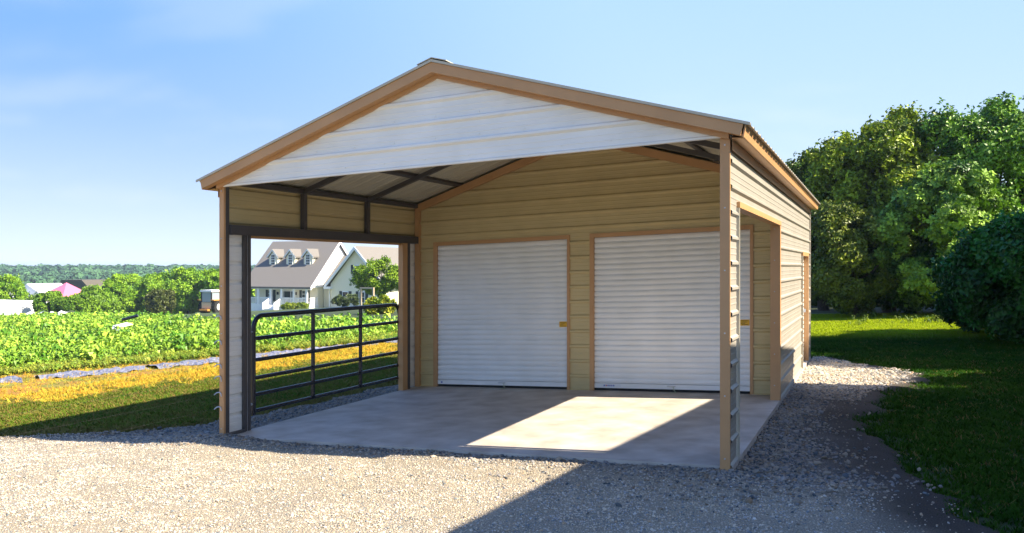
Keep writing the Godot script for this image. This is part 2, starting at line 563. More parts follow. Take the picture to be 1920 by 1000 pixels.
	bbox("corner_post", g, M.siding, W - 0.06, W + 0.018, -0.02, 2.93, -D2 - 0.02, -D2 + 0.05)
	bbox("corner_post", g, M.siding, -0.018, 0.05, -0.02, 2.93, -D2 - 0.02, -D2 + 0.05)

	# roof: sheets laid side by side from the front to the back, ribs down the slope
	var zf := 0.155
	var zb := -D2 - 0.16
	var sheets := 11
	var wide := (zf - zb) / sheets
	for side: float in [-1.0, 1.0]:
		for k in sheets:
			var b := Mb.new()
			var z0 := zf - k * wide
			var prof := []
			for r in 4:
				for p in [[0.0, 0.0], [0.016, 0.02], [0.040, 0.02], [0.056, 0.0], [0.13, 0.0], [0.135, 0.003], [0.15, 0.003], [0.155, 0.0]]:
					prof.append([z0 - (r * wide / 4.0 + p[0] * wide / 0.9144), p[1]])
			prof.append([z0 - wide, 0.0])
			for i in prof.size() - 1:
				var q := []
				for e in [[0, i], [1, i], [1, i + 1], [0, i + 1]]:
					var x: float = W / 2.0 + side * (0.0 if e[0] == 0 else W / 2.0 + EAVE)
					q.append(bp(Vector3(x, roof_y(x) - 0.022 + prof[e[1]][1], prof[e[1]][0])))
				b.away(q, bp(Vector3(W / 2.0, -20.0, prof[i][0])))
			obj("roof_panel", b, M.roof, g)
		# rake trim at the front: edge strip, fascia, soffit return and the flange on the gable
		var xo := W / 2.0 + side * (W / 2.0 + EAVE)
		var xc := W / 2.0
		var xe := W / 2.0 + side * (W / 2.0 + EAVE - 0.06)
		var ya := APEX
		var yo := roof_y(xo)
		beam("roof_edge", g, M.roof, [Vector2(xc, ya + 0.002), Vector2(xo, yo + 0.002), Vector2(xo, yo - 0.024), Vector2(xc, ya - 0.024)], zf, zf + 0.013)
		var ye := roof_y(xe)
		beam("rake_trim", g, M.trim, [Vector2(xc, ya - 0.026), Vector2(xe, ye - 0.026), Vector2(xe - side * 0.025, ye - 0.12), Vector2(xc, ya - 0.128)], zf - 0.02, zf - 0.002)
		beam("rake_soffit", g, M.trim, [Vector2(xc, ya - 0.119), Vector2(xe, ye - 0.116), Vector2(xe, ye - 0.126), Vector2(xc, ya - 0.129)], 0.055, zf - 0.021)
		var xw := W / 2.0 + side * (W / 2.0)
		beam("rake_flange", g, M.trim, [Vector2(xc, ya - 0.05), Vector2(xw, roof_y(xw) - 0.05), Vector2(xw, roof_y(xw) - 0.17), Vector2(xc, ya - 0.172)], -0.004, 0.0535)
		# eaves
		var xi := W / 2.0 + side * (W / 2.0 + 0.026)
		beam("eave_fascia", g, M.trim, [Vector2(xo - side * 0.05, yo - 0.01), Vector2(xo - side * 0.036, yo - 0.01), Vector2(xo - side * 0.06, yo - 0.112), Vector2(xo - side * 0.072, yo - 0.112)], zb + 0.03, zf - 0.021)
		beam("eave_soffit", g, M.trim, [Vector2(xi, yo - 0.098), Vector2(xo - side * 0.073, yo - 0.104), Vector2(xo - side * 0.073, yo - 0.114), Vector2(xi, yo - 0.108)], zb + 0.03, 0.045)
		beam("eave_flange", g, M.trim, [Vector2(xi, yo - 0.02), Vector2(xi - side * 0.003, yo - 0.02), Vector2(xi - side * 0.003, yo - 0.20), Vector2(xi, yo - 0.20)], -D2, -0.005)
		# frame of the roof
		for z: float in [-0.06, -1.5, -3.01]:
			var x1 := W / 2.0 + side * (W / 2.0 - 0.03)
			beam("roof_bow", g, M.steel, [Vector2(xc, ya - 0.07), Vector2(x1, roof_y(x1) - 0.07), Vector2(x1, roof_y(x1) - 0.135), Vector2(xc, ya - 0.135)], z - 0.03, z + 0.03)
		for dx: float in [0.86, 2.05]:
			var x2: float = W / 2.0 + side * (W / 2.0 - dx)
			beam("purlin", g, M.steel, [Vector2(x2 - 0.04, roof_y(x2 - 0.04) - 0.03), Vector2(x2 + 0.04, roof_y(x2 + 0.04) - 0.03), Vector2(x2 + 0.04, roof_y(x2 + 0.04) - 0.068), Vector2(x2 - 0.04, roof_y(x2 - 0.04) - 0.068)], -D1, -0.1)
		var x3 := W / 2.0 + side * (W / 2.0 - 0.05)
		beam("wall_rafter", g, M.trim, [Vector2(xc, ya - 0.07), Vector2(x3, roof_y(x3) - 0.07), Vector2(x3, roof_y(x3) - 0.19), Vector2(xc, ya - 0.19)], -D1 + 0.024, -D1 + 0.085)
	# ridge cap and the foam closures under it
	for side: float in [-1.0, 1.0]:
		var xr: float = W / 2.0 + side * 0.17
		beam("ridge_cap", g, M.roof, [Vector2(W / 2.0, APEX + 0.024), Vector2(xr, roof_y(xr) + 0.026), Vector2(xr, roof_y(xr) + 0.018), Vector2(W / 2.0, APEX + 0.016)], zb, zf + 0.005)
		beam("ridge_closure", g, M.rubber, [Vector2(xr - side * 0.03, roof_y(xr) + 0.016), Vector2(xr + side * 0.012, roof_y(xr + side * 0.04) + 0.014), Vector2(xr + side * 0.012, roof_y(xr) - 0.008), Vector2(xr - side * 0.03, roof_y(xr) - 0.008)], zb + 0.01, zf - 0.01)
	# screw heads on the posts and the trim
	var heads := []
	for k in 6:
		heads.append(bp(Vector3(0.034, 0.1 + k * 0.56, 0.002)))
		heads.append(bp(Vector3(W - 0.042, 0.08 + k * 0.56, 0.002)))
		heads.append(bp(Vector3(W - 0.05, 0.2 + k * 0.42, -4.034)))
	screws(g, "trim_screws", heads, M.galv)

func build_gate() -> void:
	var x := -0.03
	var z0 := -0.615
	var z1 := -4.055
	var t := thing("tube_gate", "black tube farm gate of six rails with rounded upper corners closing the left bay opening", "gate", bp(Vector3(x, 0, -2.3)))
	var path := [bp(Vector3(x, 0.16, z0))]
	var top := 1.395
	var r := 0.16
	for k in 7:
		var a := PI / 2.0 * k / 6.0
		path.append(bp(Vector3(x, top - r + r * sin(a), z0 - r + r * cos(a))))
	for k in 7:
		var a := PI / 2.0 * k / 6.0
		path.append(bp(Vector3(x, top - r + r * cos(a), z1 + r - r * sin(a))))
	path.append(bp(Vector3(x, 0.14, z1)))
	var b := Mb.new()
	b.tube(path, [0.03], 10)
	obj("frame", b, M.black, t)
	for y: float in [1.112, 0.842, 0.618, 0.408, 0.205]:
		b = Mb.new()
		b.tube([bp(Vector3(x, y, z0)), bp(Vector3(x, y, z1))], [0.0255], 8)
		obj("rail", b, M.black, t)
	for z: float in [-1.797, -2.941]:
		b = Mb.new()
		b.hexa([bp(Vector3(x - 0.012, 0.19, z - 0.02)), bp(Vector3(x + 0.026, 0.19, z - 0.02)), bp(Vector3(x + 0.026, 0.19, z + 0.02)), bp(Vector3(x - 0.012, 0.19, z + 0.02)), bp(Vector3(x - 0.012, top, z - 0.02)), bp(Vector3(x + 0.026, top, z - 0.02)), bp(Vector3(x + 0.026, top, z + 0.02)), bp(Vector3(x - 0.012, top, z + 0.02))])
		obj("upright", b, M.black, t)
	for y: float in [1.2, 0.3]:
		b = Mb.new()
		b.tube([bp(Vector3(x, y, z0 + 0.03)), bp(Vector3(x + 0.03, y, z0 + 0.06)), bp(Vector3(x + 0.05, y, z0 + 0.1))], [0.012], 6)
		obj("hinge", b, M.galv, t)
	b = Mb.new()
	b.tube([bp(Vector3(x + 0.02, 0.9, z1 + 0.03)), bp(Vector3(x + 0.05, 0.86, z1 + 0.01)), bp(Vector3(x + 0.06, 0.88, z1 - 0.05))], [0.014], 6)
	obj("latch_chain", b, M.black, t)

func build_wire_fence() -> void:
	var t := thing("wire_fence", "thin bare wire strands tied to the left front post of the garage", "wire fence", bp(Vector3(-0.04, 0, 0.0)))
	for y: float in [1.41, 1.12, 0.84, 0.70, 0.51, 0.34]:
		var b := Mb.new()
		var pts := []
		for k in 9:
			var f := k / 8.0
			pts.append(bp(Vector3(-0.03 - 0.12 * f, y - 0.03 * sin(PI * f), -0.01 + 4.3 * f)))
		b.tube(pts, [0.0005], 4)
		obj("wire", b, M.steel, t)
		b = Mb.new()
		b.tube([bp(Vector3(-0.05, y - 0.01, 0.03)), bp(Vector3(-0.02, y + 0.015, 0.02)), bp(Vector3(0.01, y + 0.02, 0.012)), bp(Vector3(0.035, y + 0.005, 0.012)), bp(Vector3(0.04, y - 0.03, 0.01))], [0.007], 6)
		obj("wire_tie", b, M.galv, t)
	var p := Mb.new()
	p.tube([bp(Vector3(-0.15, -0.2, 4.3)), bp(Vector3(-0.15, 1.5, 4.3))], [0.05], 10)
	obj("end_post", p, M.timber, t)

# ---------------------------------------------------------------- greenery
func leaf_spray(count: int, length: float, width: float, spread: float, rng: RandomNumberGenerator, fold := 0.25) -> ArrayMesh:
	var b := Mb.new()
	for k in count:
		var a := TAU * (k + rng.randf()) / count
		var lift := rng.randf_range(-0.5, 0.9)
		var d := Vector3(cos(a) * cos(lift), sin(lift), sin(a) * cos(lift))
		var start := Vector3(rng.randf_range(-1, 1), rng.randf_range(-0.7, 0.7), rng.randf_range(-1, 1)) * spread
		var s := d.cross(Vector3(rng.randf_range(-0.6, 0.6), 1, rng.randf_range(-0.6, 0.6))).normalized()
		var nn := s.cross(d)
		var l := length * rng.randf_range(0.7, 1.25)
		var wd := width * rng.randf_range(0.8, 1.2)
		var mid := start + d * l * 0.45
		var tip := start + d * l - nn * l * rng.randf_range(-0.1, 0.3)
		b.tri(start, mid + s * wd + nn * wd * fold, tip)
		b.tri(start, tip, mid - s * wd + nn * wd * fold)
	return b.mesh()

func scatter(called: String, mesh: Mesh, m: Material, where: Array, tints: PackedColorArray, parent: Node = self) -> MultiMeshInstance3D:
	var mm := MultiMesh.new()
	mm.transform_format = MultiMesh.TRANSFORM_3D
	mm.use_colors = true
	mm.mesh = mesh
	mm.instance_count = where.size()
	for i in where.size():
		mm.set_instance_transform(i, where[i])
		mm.set_instance_color(i, tints[i])
	var o := MultiMeshInstance3D.new()
	o.name = numbered(called, parent)
	o.multimesh = mm
	o.material_override = m
	parent.add_child(o, true)
	o.set_meta("kind", "stuff")
	return o

var sprays := []

func tree(called: String, label: String, category: String, group: String, base: Vector3, height: float, rx: float, low: float, lobes: int, count: int, size: float, dark: Color, light: Color, seed_: int, rz := 0.0) -> void:
	var rng := RandomNumberGenerator.new()
	rng.seed = seed_
	var t := thing(called, label, category, base, group)
	if rz == 0.0:
		rz = rx
	var ry := (height - low) / 2.0
	var cy := low + ry
	var b := Mb.new()
	var lean := Vector3(rng.randf_range(-0.06, 0.06), 1, rng.randf_range(-0.06, 0.06))
	var rad := clampf(height * 0.026, 0.05, 0.3)
	b.tube([base - Vector3(0, 0.3, 0), base + lean * height * 0.2, base + lean * height * 0.45, base + lean * height * 0.75], [rad * 1.35, rad, rad * 0.7, rad * 0.2], 9)
	obj("trunk", b, M.bark, t)
	var centres := []
	lobes = int(lobes * 1.7)
	for k in lobes:
		var f := (k + 0.5) / lobes
		var yy := 1.0 - 2.0 * f
		var a := k * 2.39996 + rng.randf_range(-0.5, 0.5)
		var rr := sqrt(1.0 - yy * yy)
		var out := rng.randf_range(0.55, 0.92)
		var bulge := 1.0 if yy > -0.2 else 0.92
		var p := Vector3(cos(a) * rr * rx * out * bulge, yy * ry * out, sin(a) * rr * rz * out * bulge)
		centres.append([p, rng.randf_range(0.15, 0.31) * minf(rx, ry * 1.1), rng.randf_range(-0.12, 0.12)])
	for k in mini(7, lobes):
		var c: Array = centres[(k * 5 + 1) % lobes]
		var from := base + lean * height * rng.randf_range(0.2, 0.5)
		var to: Vector3 = base + Vector3(0, cy, 0) + c[0] * 0.9
		b = Mb.new()
		b.tube([from, from.lerp(to, 0.5) + Vector3(0, -0.04 * height, 0), to], [rad * 0.55, rad * 0.35, rad * 0.12], 6)
		obj("limb", b, M.bark, t)
	var where := []
	var tints := PackedColorArray()
	for k in count:
		var c: Array = centres[k % lobes]
		var d := Vector3(rng.randfn(), rng.randfn() + 0.25, rng.randfn()).normalized()
		var outward: Vector3 = (c[0] / Vector3(rx, ry, rz)).normalized()
		if d.dot(outward) < -0.15 and rng.randf() < 0.75:
			d = (d + outward * 1.6).normalized()
		var wobble := 1.0 + 0.6 * fine.get_noise_3d(c[0].x * 9.0 + d.x * 60.0, c[0].y * 9.0 + d.y * 60.0, d.z * 60.0 + seed_)
		var stray := rng.randf_range(1.05, 1.5) if rng.randf() < 0.12 else rng.randf_range(0.66, 1.06)
		var p: Vector3 = c[0] + d * c[1] * wobble * stray * Vector3(1, 0.86, 1)
		if p.y < -ry:
			p.y = -ry + rng.randf() * 0.3
		var y_axis := (d + Vector3(rng.randf_range(-0.6, 0.6), rng.randf_range(-0.5, 0.5), rng.randf_range(-0.6, 0.6))).normalized()
		var x_axis := y_axis.cross(Vector3(rng.randf_range(-1, 1), 0.2, rng.randf_range(-1, 1))).normalized()
		var s := size * rng.randf_range(0.65, 1.25)
		where.append(Transform3D(Basis(x_axis * s, y_axis * s, x_axis.cross(y_axis) * s), p + Vector3(0, cy, 0)))
		var mixing := clampf(0.45 + c[2] * 2.0 + rng.randf_range(-0.35, 0.35) + 0.35 * fine.get_noise_3d(p.x * 25.0, p.y * 25.0, p.z * 25.0), 0.0, 1.0)
		tints.append(dark.lerp(light, mixing))
	scatter("crown", sprays[seed_ % sprays.size()], M.leaf, where, tints, t)

func view(u: float, t: float) -> Vector3:   # a point on the land, t metres ahead of where the picture was taken, u across it
	var k := (u - 960.0) / 1541.9
	var x := 7.076 + t * (-0.4041 + 0.9147 * k)
	var z := 7.473 + t * (-0.9147 - 0.4041 * k)
	return Vector3(x, land(x, z), z)

# ---------------------------------------------------------------- the farm house
func build_house() -> void:
	var y0 := -3.25
	var h := thing("farm_house", "cream two-storey house with grey roof, three dormers and a white front porch", "house", Vector3(-61, y0, -80))
	var rs := 0.966
	var front := func(z: float) -> float: return -0.5 + (-74.0 - z) * rs
	var b := Mb.new()
	# walls
	wbox("wall", h, M.house_wall, -65.9, -56.05, y0 - 0.6, -0.35, -85.2, -75.9)
	b = Mb.new()
	b.hexa([Vector3(-56.05, -0.56, -74.15), Vector3(-55.9, -0.56, -74.15), Vector3(-55.9, -0.56, -85.6), Vector3(-56.05, -0.56, -85.6), Vector3(-56.05, 5.0, -79.88), Vector3(-55.9, 5.0, -79.88), Vector3(-55.9, 5.0, -79.92), Vector3(-56.05, 5.0, -79.92)])
	obj("gable_wall", b, M.house_white, h)  # white instead of the wall's cream: sunlight put into the colour
	b = Mb.new()
	b.hexa([Vector3(-66.05, -0.56, -74.15), Vector3(-65.9, -0.56, -74.15), Vector3(-65.9, -0.56, -85.6), Vector3(-66.05, -0.56, -85.6), Vector3(-66.05, 5.0, -79.88), Vector3(-65.9, 5.0, -79.88), Vector3(-65.9, 5.0, -79.92), Vector3(-66.05, 5.0, -79.92)])
	obj("gable_wall", b, M.house_white, h)
	# roof slopes
	for s in [[-73.85, -79.9], [-85.95, -79.9]]:
		b = Mb.new()
		b.hexa([Vector3(-66.4, -0.72, s[0]), Vector3(-55.6, -0.72, s[0]), Vector3(-55.6, 5.12, s[1]), Vector3(-66.4, 5.12, s[1]), Vector3(-66.4, -0.5, s[0]), Vector3(-55.6, -0.5, s[0]), Vector3(-55.6, 5.34, s[1]), Vector3(-66.4, 5.34, s[1])])
		obj("roof", b, M.shingle, h)
		b = Mb.new()
		b.hexa([Vector3(-55.62, -0.9, s[0]), Vector3(-55.52, -0.9, s[0]), Vector3(-55.52, 4.94, s[1]), Vector3(-55.62, 4.94, s[1]), Vector3(-55.62, -0.56, s[0]), Vector3(-55.52, -0.56, s[0]), Vector3(-55.52, 5.28, s[1]), Vector3(-55.62, 5.28, s[1])])
		obj("rake_board", b, M.house_white, h)
	wbox("porch_beam", h, M.house_white, -66.2, -55.95, -0.8, -0.5, -74.25, -73.95)
	wbox("porch_ceiling", h, M.house_white, -66.0, -55.95, -0.62, -0.56, -75.9, -74.25)
	wbox("porch_floor", h, M.house_white, -66.0, -55.9, y0 - 0.5, -2.7, -75.9, -74.0)
	for x: float in [-65.7, -63.77, -61.84, -60.14, -58.26, -56.33]:
		wbox("porch_post", h, M.house_white, x - 0.12, x + 0.12, -2.7, -0.8, -74.2, -73.98)
	for s in [[-65.7, -63.77], [-63.77, -61.9], [-60.14, -58.26], [-58.26, -56.33]]:
		wbox("porch_rail", h, M.house_white, s[0] + 0.12, s[1] - 0.12, -1.92, -1.82, -74.14, -74.04)
		for k in 9:
			var x: float = lerpf(s[0] + 0.2, s[1] - 0.2, k / 8.0)
			wbox("baluster", h, M.house_white, x - 0.04, x + 0.04, -2.7, -1.92, -74.12, -74.06)
	wbox("porch_rail", h, M.house_white, -56.0, -55.9, -1.92, -1.82, -75.8, -74.2)
	for k in 8:
		wbox("baluster", h, M.house_white, -55.98, -55.92, -2.7, -1.92, -75.7 + k * 0.2, -75.62 + k * 0.2)
	for k in 4:
		wbox("porch_step", h, M.house_white, -61.8, -60.25, y0 - 0.4, -2.75 - k * 0.14, -73.98 + k * 0.3, -73.7 + k * 0.3)
	for x: float in [-61.9, -60.15]:
		b = Mb.new()
		b.hexa([Vector3(x - 0.05, -2.7, -74.0), Vector3(x + 0.05, -2.7, -74.0), Vector3(x + 0.05, -3.3, -72.6), Vector3(x - 0.05, -3.3, -72.6), Vector3(x - 0.05, -1.85, -74.0), Vector3(x + 0.05, -1.85, -74.0), Vector3(x + 0.05, -2.5, -72.6), Vector3(x - 0.05, -2.5, -72.6)])
		obj("stair_rail", b, M.house_white, h)
	# front door and windows under the porch
	wbox("door_frame", h, M.house_white, -61.75, -59.6, -2.68, -1.0, -75.9, -75.84)
	var dr := wbox("front_door", h, M.shutter, -61.15, -60.2, -2.66, -1.12, -75.84, -75.78)
	wbox("door_glass", dr, M.pane, -60.95, -60.4, -2.3, -1.25, -75.78, -75.76)
	wbox("sidelight", h, M.pane, -61.65, -61.3, -2.3, -1.12, -75.84, -75.8)
	wbox("sidelight", h, M.pane, -60.05, -59.7, -2.3, -1.12, -75.84, -75.8)
	for x: float in [-63.36, -58.05]:
		var wn := wbox("window", h, M.house_white, x - 0.36, x + 0.36, -2.35, -0.95, -75.9, -75.83)
		for r in 3:
			for c in 2:
				wbox("pane", wn, M.pane, x - 0.3 + c * 0.32, x - 0.02 + c * 0.32, -2.28 + r * 0.44, -1.9 + r * 0.44, -75.83, -75.81)
		for s: float in [-1.0, 1.0]:
			wbox("shutter", h, M.shutter, x + s * 0.58 - 0.19, x + s * 0.58 + 0.19, -2.36, -0.95, -75.9, -75.84)
	for x: float in [-62.2, -59.35]:
		wbox("wall_lamp", h, M.black, x - 0.09, x + 0.09, -1.55, -1.2, -75.9, -75.7)
	# dormers
	for x: float in [-63.68, -60.92, -58.18]:
		var zf := -76.75
		var eave := 3.25
		b = Mb.new()
		b.hexa([Vector3(x - 0.66, 1.9, zf - 2.4), Vector3(x + 0.66, 1.9, zf - 2.4), Vector3(x + 0.66, 1.9, zf), Vector3(x - 0.66, 1.9, zf), Vector3(x - 0.66, eave, zf - 2.4), Vector3(x + 0.66, eave, zf - 2.4), Vector3(x + 0.66, eave, zf), Vector3(x - 0.66, eave, zf)])
		b.away([Vector3(x - 0.66, eave, zf), Vector3(x + 0.66, eave, zf), Vector3(x, eave + 0.8, zf)], Vector3(x, eave, zf - 1.0))
		var dm := obj("dormer", b, M.house_wall, h)
		for s: float in [-1.0, 1.0]:
			b = Mb.new()
			b.hexa([Vector3(x, eave + 0.86, zf - 2.6), Vector3(x + s * 0.95, eave - 0.12, zf - 2.6), Vector3(x + s * 0.95, eave - 0.12, zf + 0.22), Vector3(x, eave + 0.86, zf + 0.22), Vector3(x, eave + 1.02, zf - 2.6), Vector3(x + s * 0.95, eave + 0.04, zf - 2.6), Vector3(x + s * 0.95, eave + 0.04, zf + 0.22), Vector3(x, eave + 1.02, zf + 0.22)])
			obj("dormer_roof", b, M.shingle, dm)
			b = Mb.new()
			b.hexa([Vector3(x, eave + 0.78, zf + 0.14), Vector3(x + s * 0.93, eave - 0.2, zf + 0.14), Vector3(x + s * 0.93, eave - 0.2, zf + 0.24), Vector3(x, eave + 0.78, zf + 0.24), Vector3(x, eave + 0.98, zf + 0.14), Vector3(x + s * 0.93, eave + 0.0, zf + 0.14), Vector3(x + s * 0.93, eave + 0.0, zf + 0.24), Vector3(x, eave + 0.98, zf + 0.24)])
			obj("dormer_trim", b, M.house_white, dm)
		var arch := []
		for k in 9:
			arch.append(Vector2(x + 0.36 * cos(PI * k / 8.0), 3.3 + 0.36 * sin(PI * k / 8.0)))
		arch.append(Vector2(x - 0.36, 2.2))
		arch.append(Vector2(x + 0.36, 2.2))
		beam("window_frame", dm, M.house_white, arch, zf + 0.005, zf + 0.06, true)
		for r in 4:
			for c in 2:
				wbox("pane", dm, M.pane, x - 0.26 + c * 0.28, x - 0.02 + c * 0.28, 2.28 + r * 0.32, 2.53 + r * 0.32, zf + 0.06, zf + 0.075)
	# link between the main block and the wing
	wbox("link_wall", h, M.house_wall, -56.0, -53.8, y0 - 0.6, -0.4, -84.0, -77.0)
	b = Mb.new()
	b.hexa([Vector3(-56.0, -0.5, -76.7), Vector3(-52.0, -0.5, -76.7), Vector3(-52.0, 3.2, -81.0), Vector3(-56.0, 3.2, -81.0), Vector3(-56.0, -0.3, -76.7), Vector3(-52.0, -0.3, -76.7), Vector3(-52.0, 3.4, -81.0), Vector3(-56.0, 3.4, -81.0)])
	obj("link_roof", b, M.shingle, h)
	wbox("downspout", h, M.house_white, -54.5, -54.35, y0, -0.5, -76.2, -76.05)
	# wing with its gable to the front
	beam("wing_wall", h, M.house_wall, vec([[-54.2, y0 - 0.6], [-46.6, y0 - 0.6], [-46.6, -0.1], [-50.4, 4.2], [-54.2, -0.1]]), -92.0, -76.0, true)
	for s: float in [-1.0, 1.0]:
		var xr: float = -50.4 + s * 4.45
		beam("wing_roof", h, M.shingle, [Vector2(-50.4, 4.5), Vector2(xr, -0.25), Vector2(xr, -0.5), Vector2(-50.4, 4.25)], -92.3, -75.62, true)
		beam("wing_rake", h, M.house_white, [Vector2(-50.4, 4.44), Vector2(xr, -0.32), Vector2(xr, -0.75), Vector2(-50.4, 4.02)], -75.615, -75.5, true)
	wbox("eave_return", h, M.house_white, -54.9, -53.9, -0.75, -0.45, -76.0, -75.49)
	for wd in [[-50.3, 1.1, 2.2], [-52.0, -2.4, -1.0], [-49.6, -2.4, -1.0]]:
		var w2 := wbox("window", h, M.house_white, wd[0] - 0.45, wd[0] + 0.45, wd[1], wd[2], -76.0, -75.94)
		wbox("pane", w2, M.pane, wd[0] - 0.36, wd[0] + 0.36, wd[1] + 0.1, (wd[1] + wd[2]) / 2.0 - 0.03, -75.94, -75.92)
		wbox("pane", w2, M.pane, wd[0] - 0.36, wd[0] + 0.36, (wd[1] + wd[2]) / 2.0 + 0.03, wd[2] - 0.1, -75.94, -75.92)
		for s: float in [-1.0, 1.0]:
			wbox("shutter", h, M.shutter, wd[0] + s * 0.68 - 0.2, wd[0] + s * 0.68 + 0.2, wd[1], wd[2], -76.0, -75.95)

func build_tractor() -> void:
	var p := view(397, 93.0)
	var t := thing("farm_tractor", "orange farm tractor with white cab roof parked at the field's far edge", "tractor", p)
	var o := func(x: float, y: float, z: float) -> Vector3: return p + Vector3(x, y, z)
	for s: float in [-1.0, 1.0]:
		var b := Mb.new()
		b.tube([o.call(s * 0.72, 0.78, 0.1), o.call(s * 1.18, 0.78, 0.1)], [0.78], 20)
		var wheel := obj("rear_wheel", b, M.rubber, t)
		b = Mb.new()
		b.tube([o.call(s * 0.7, 0.78, 0.1), o.call(s * 1.2, 0.78, 0.1)], [0.38], 14)
		obj("rim", b, M.cloth, wheel)
		for k in 16:
			var a := TAU * k / 16.0
			b = Mb.new()
			b.tube([o.call(s * 0.74, 0.78 + 0.8 * sin(a), 0.1 + 0.8 * cos(a)), o.call(s * 1.16, 0.78 + 0.8 * sin(a + 0.2), 0.1 + 0.8 * cos(a + 0.2))], [0.045], 4)
			obj("tyre_lug", b, M.rubber, wheel)
		b = Mb.new()
		b.tube([o.call(s * 0.6, 0.45, -2.2), o.call(s * 0.9, 0.45, -2.2)], [0.45], 16)
		obj("front_wheel", b, M.rubber, t)
		var f := Mb.new()
		f.box(o.call(s * 0.95 - 0.25, 1.5, -0.75), o.call(s * 0.95 + 0.25, 1.62, 0.95))
		obj("mudguard", f, M.orange, t)
	var q := Mb.new()
	q.box(o.call(-0.4, 0.7, -2.9), o.call(0.4, 1.55, -0.8))
	obj("bonnet", q, M.orange, t)
	q = Mb.new()
	q.box(o.call(-0.7, 0.6, -0.8), o.call(0.7, 1.3, 0.85))
	obj("body", q, M.timber, t)
	q = Mb.new()
	q.box(o.call(-0.72, 1.35, -0.72), o.call(0.72, 2.45, 0.8))
	obj("cab_glass", q, M.tinted, t)
	for x: float in [-0.74, 0.74]:
		for z: float in [-0.74, 0.82]:
			q = Mb.new()
			q.box(o.call(x - 0.05, 1.3, z - 0.05), o.call(x + 0.05, 2.46, z + 0.05))
			obj("cab_pillar", q, M.rubber, t)
	q = Mb.new()
	q.box(o.call(-0.85, 2.46, -0.85), o.call(0.85, 2.68, 0.95))
	obj("cab_roof", q, M.cloth, t)
	q = Mb.new()
	q.box(o.call(-0.6, 0.35, 0.86), o.call(0.6, 0.55, 1.3))
	obj("hitch", q, M.orange, t)

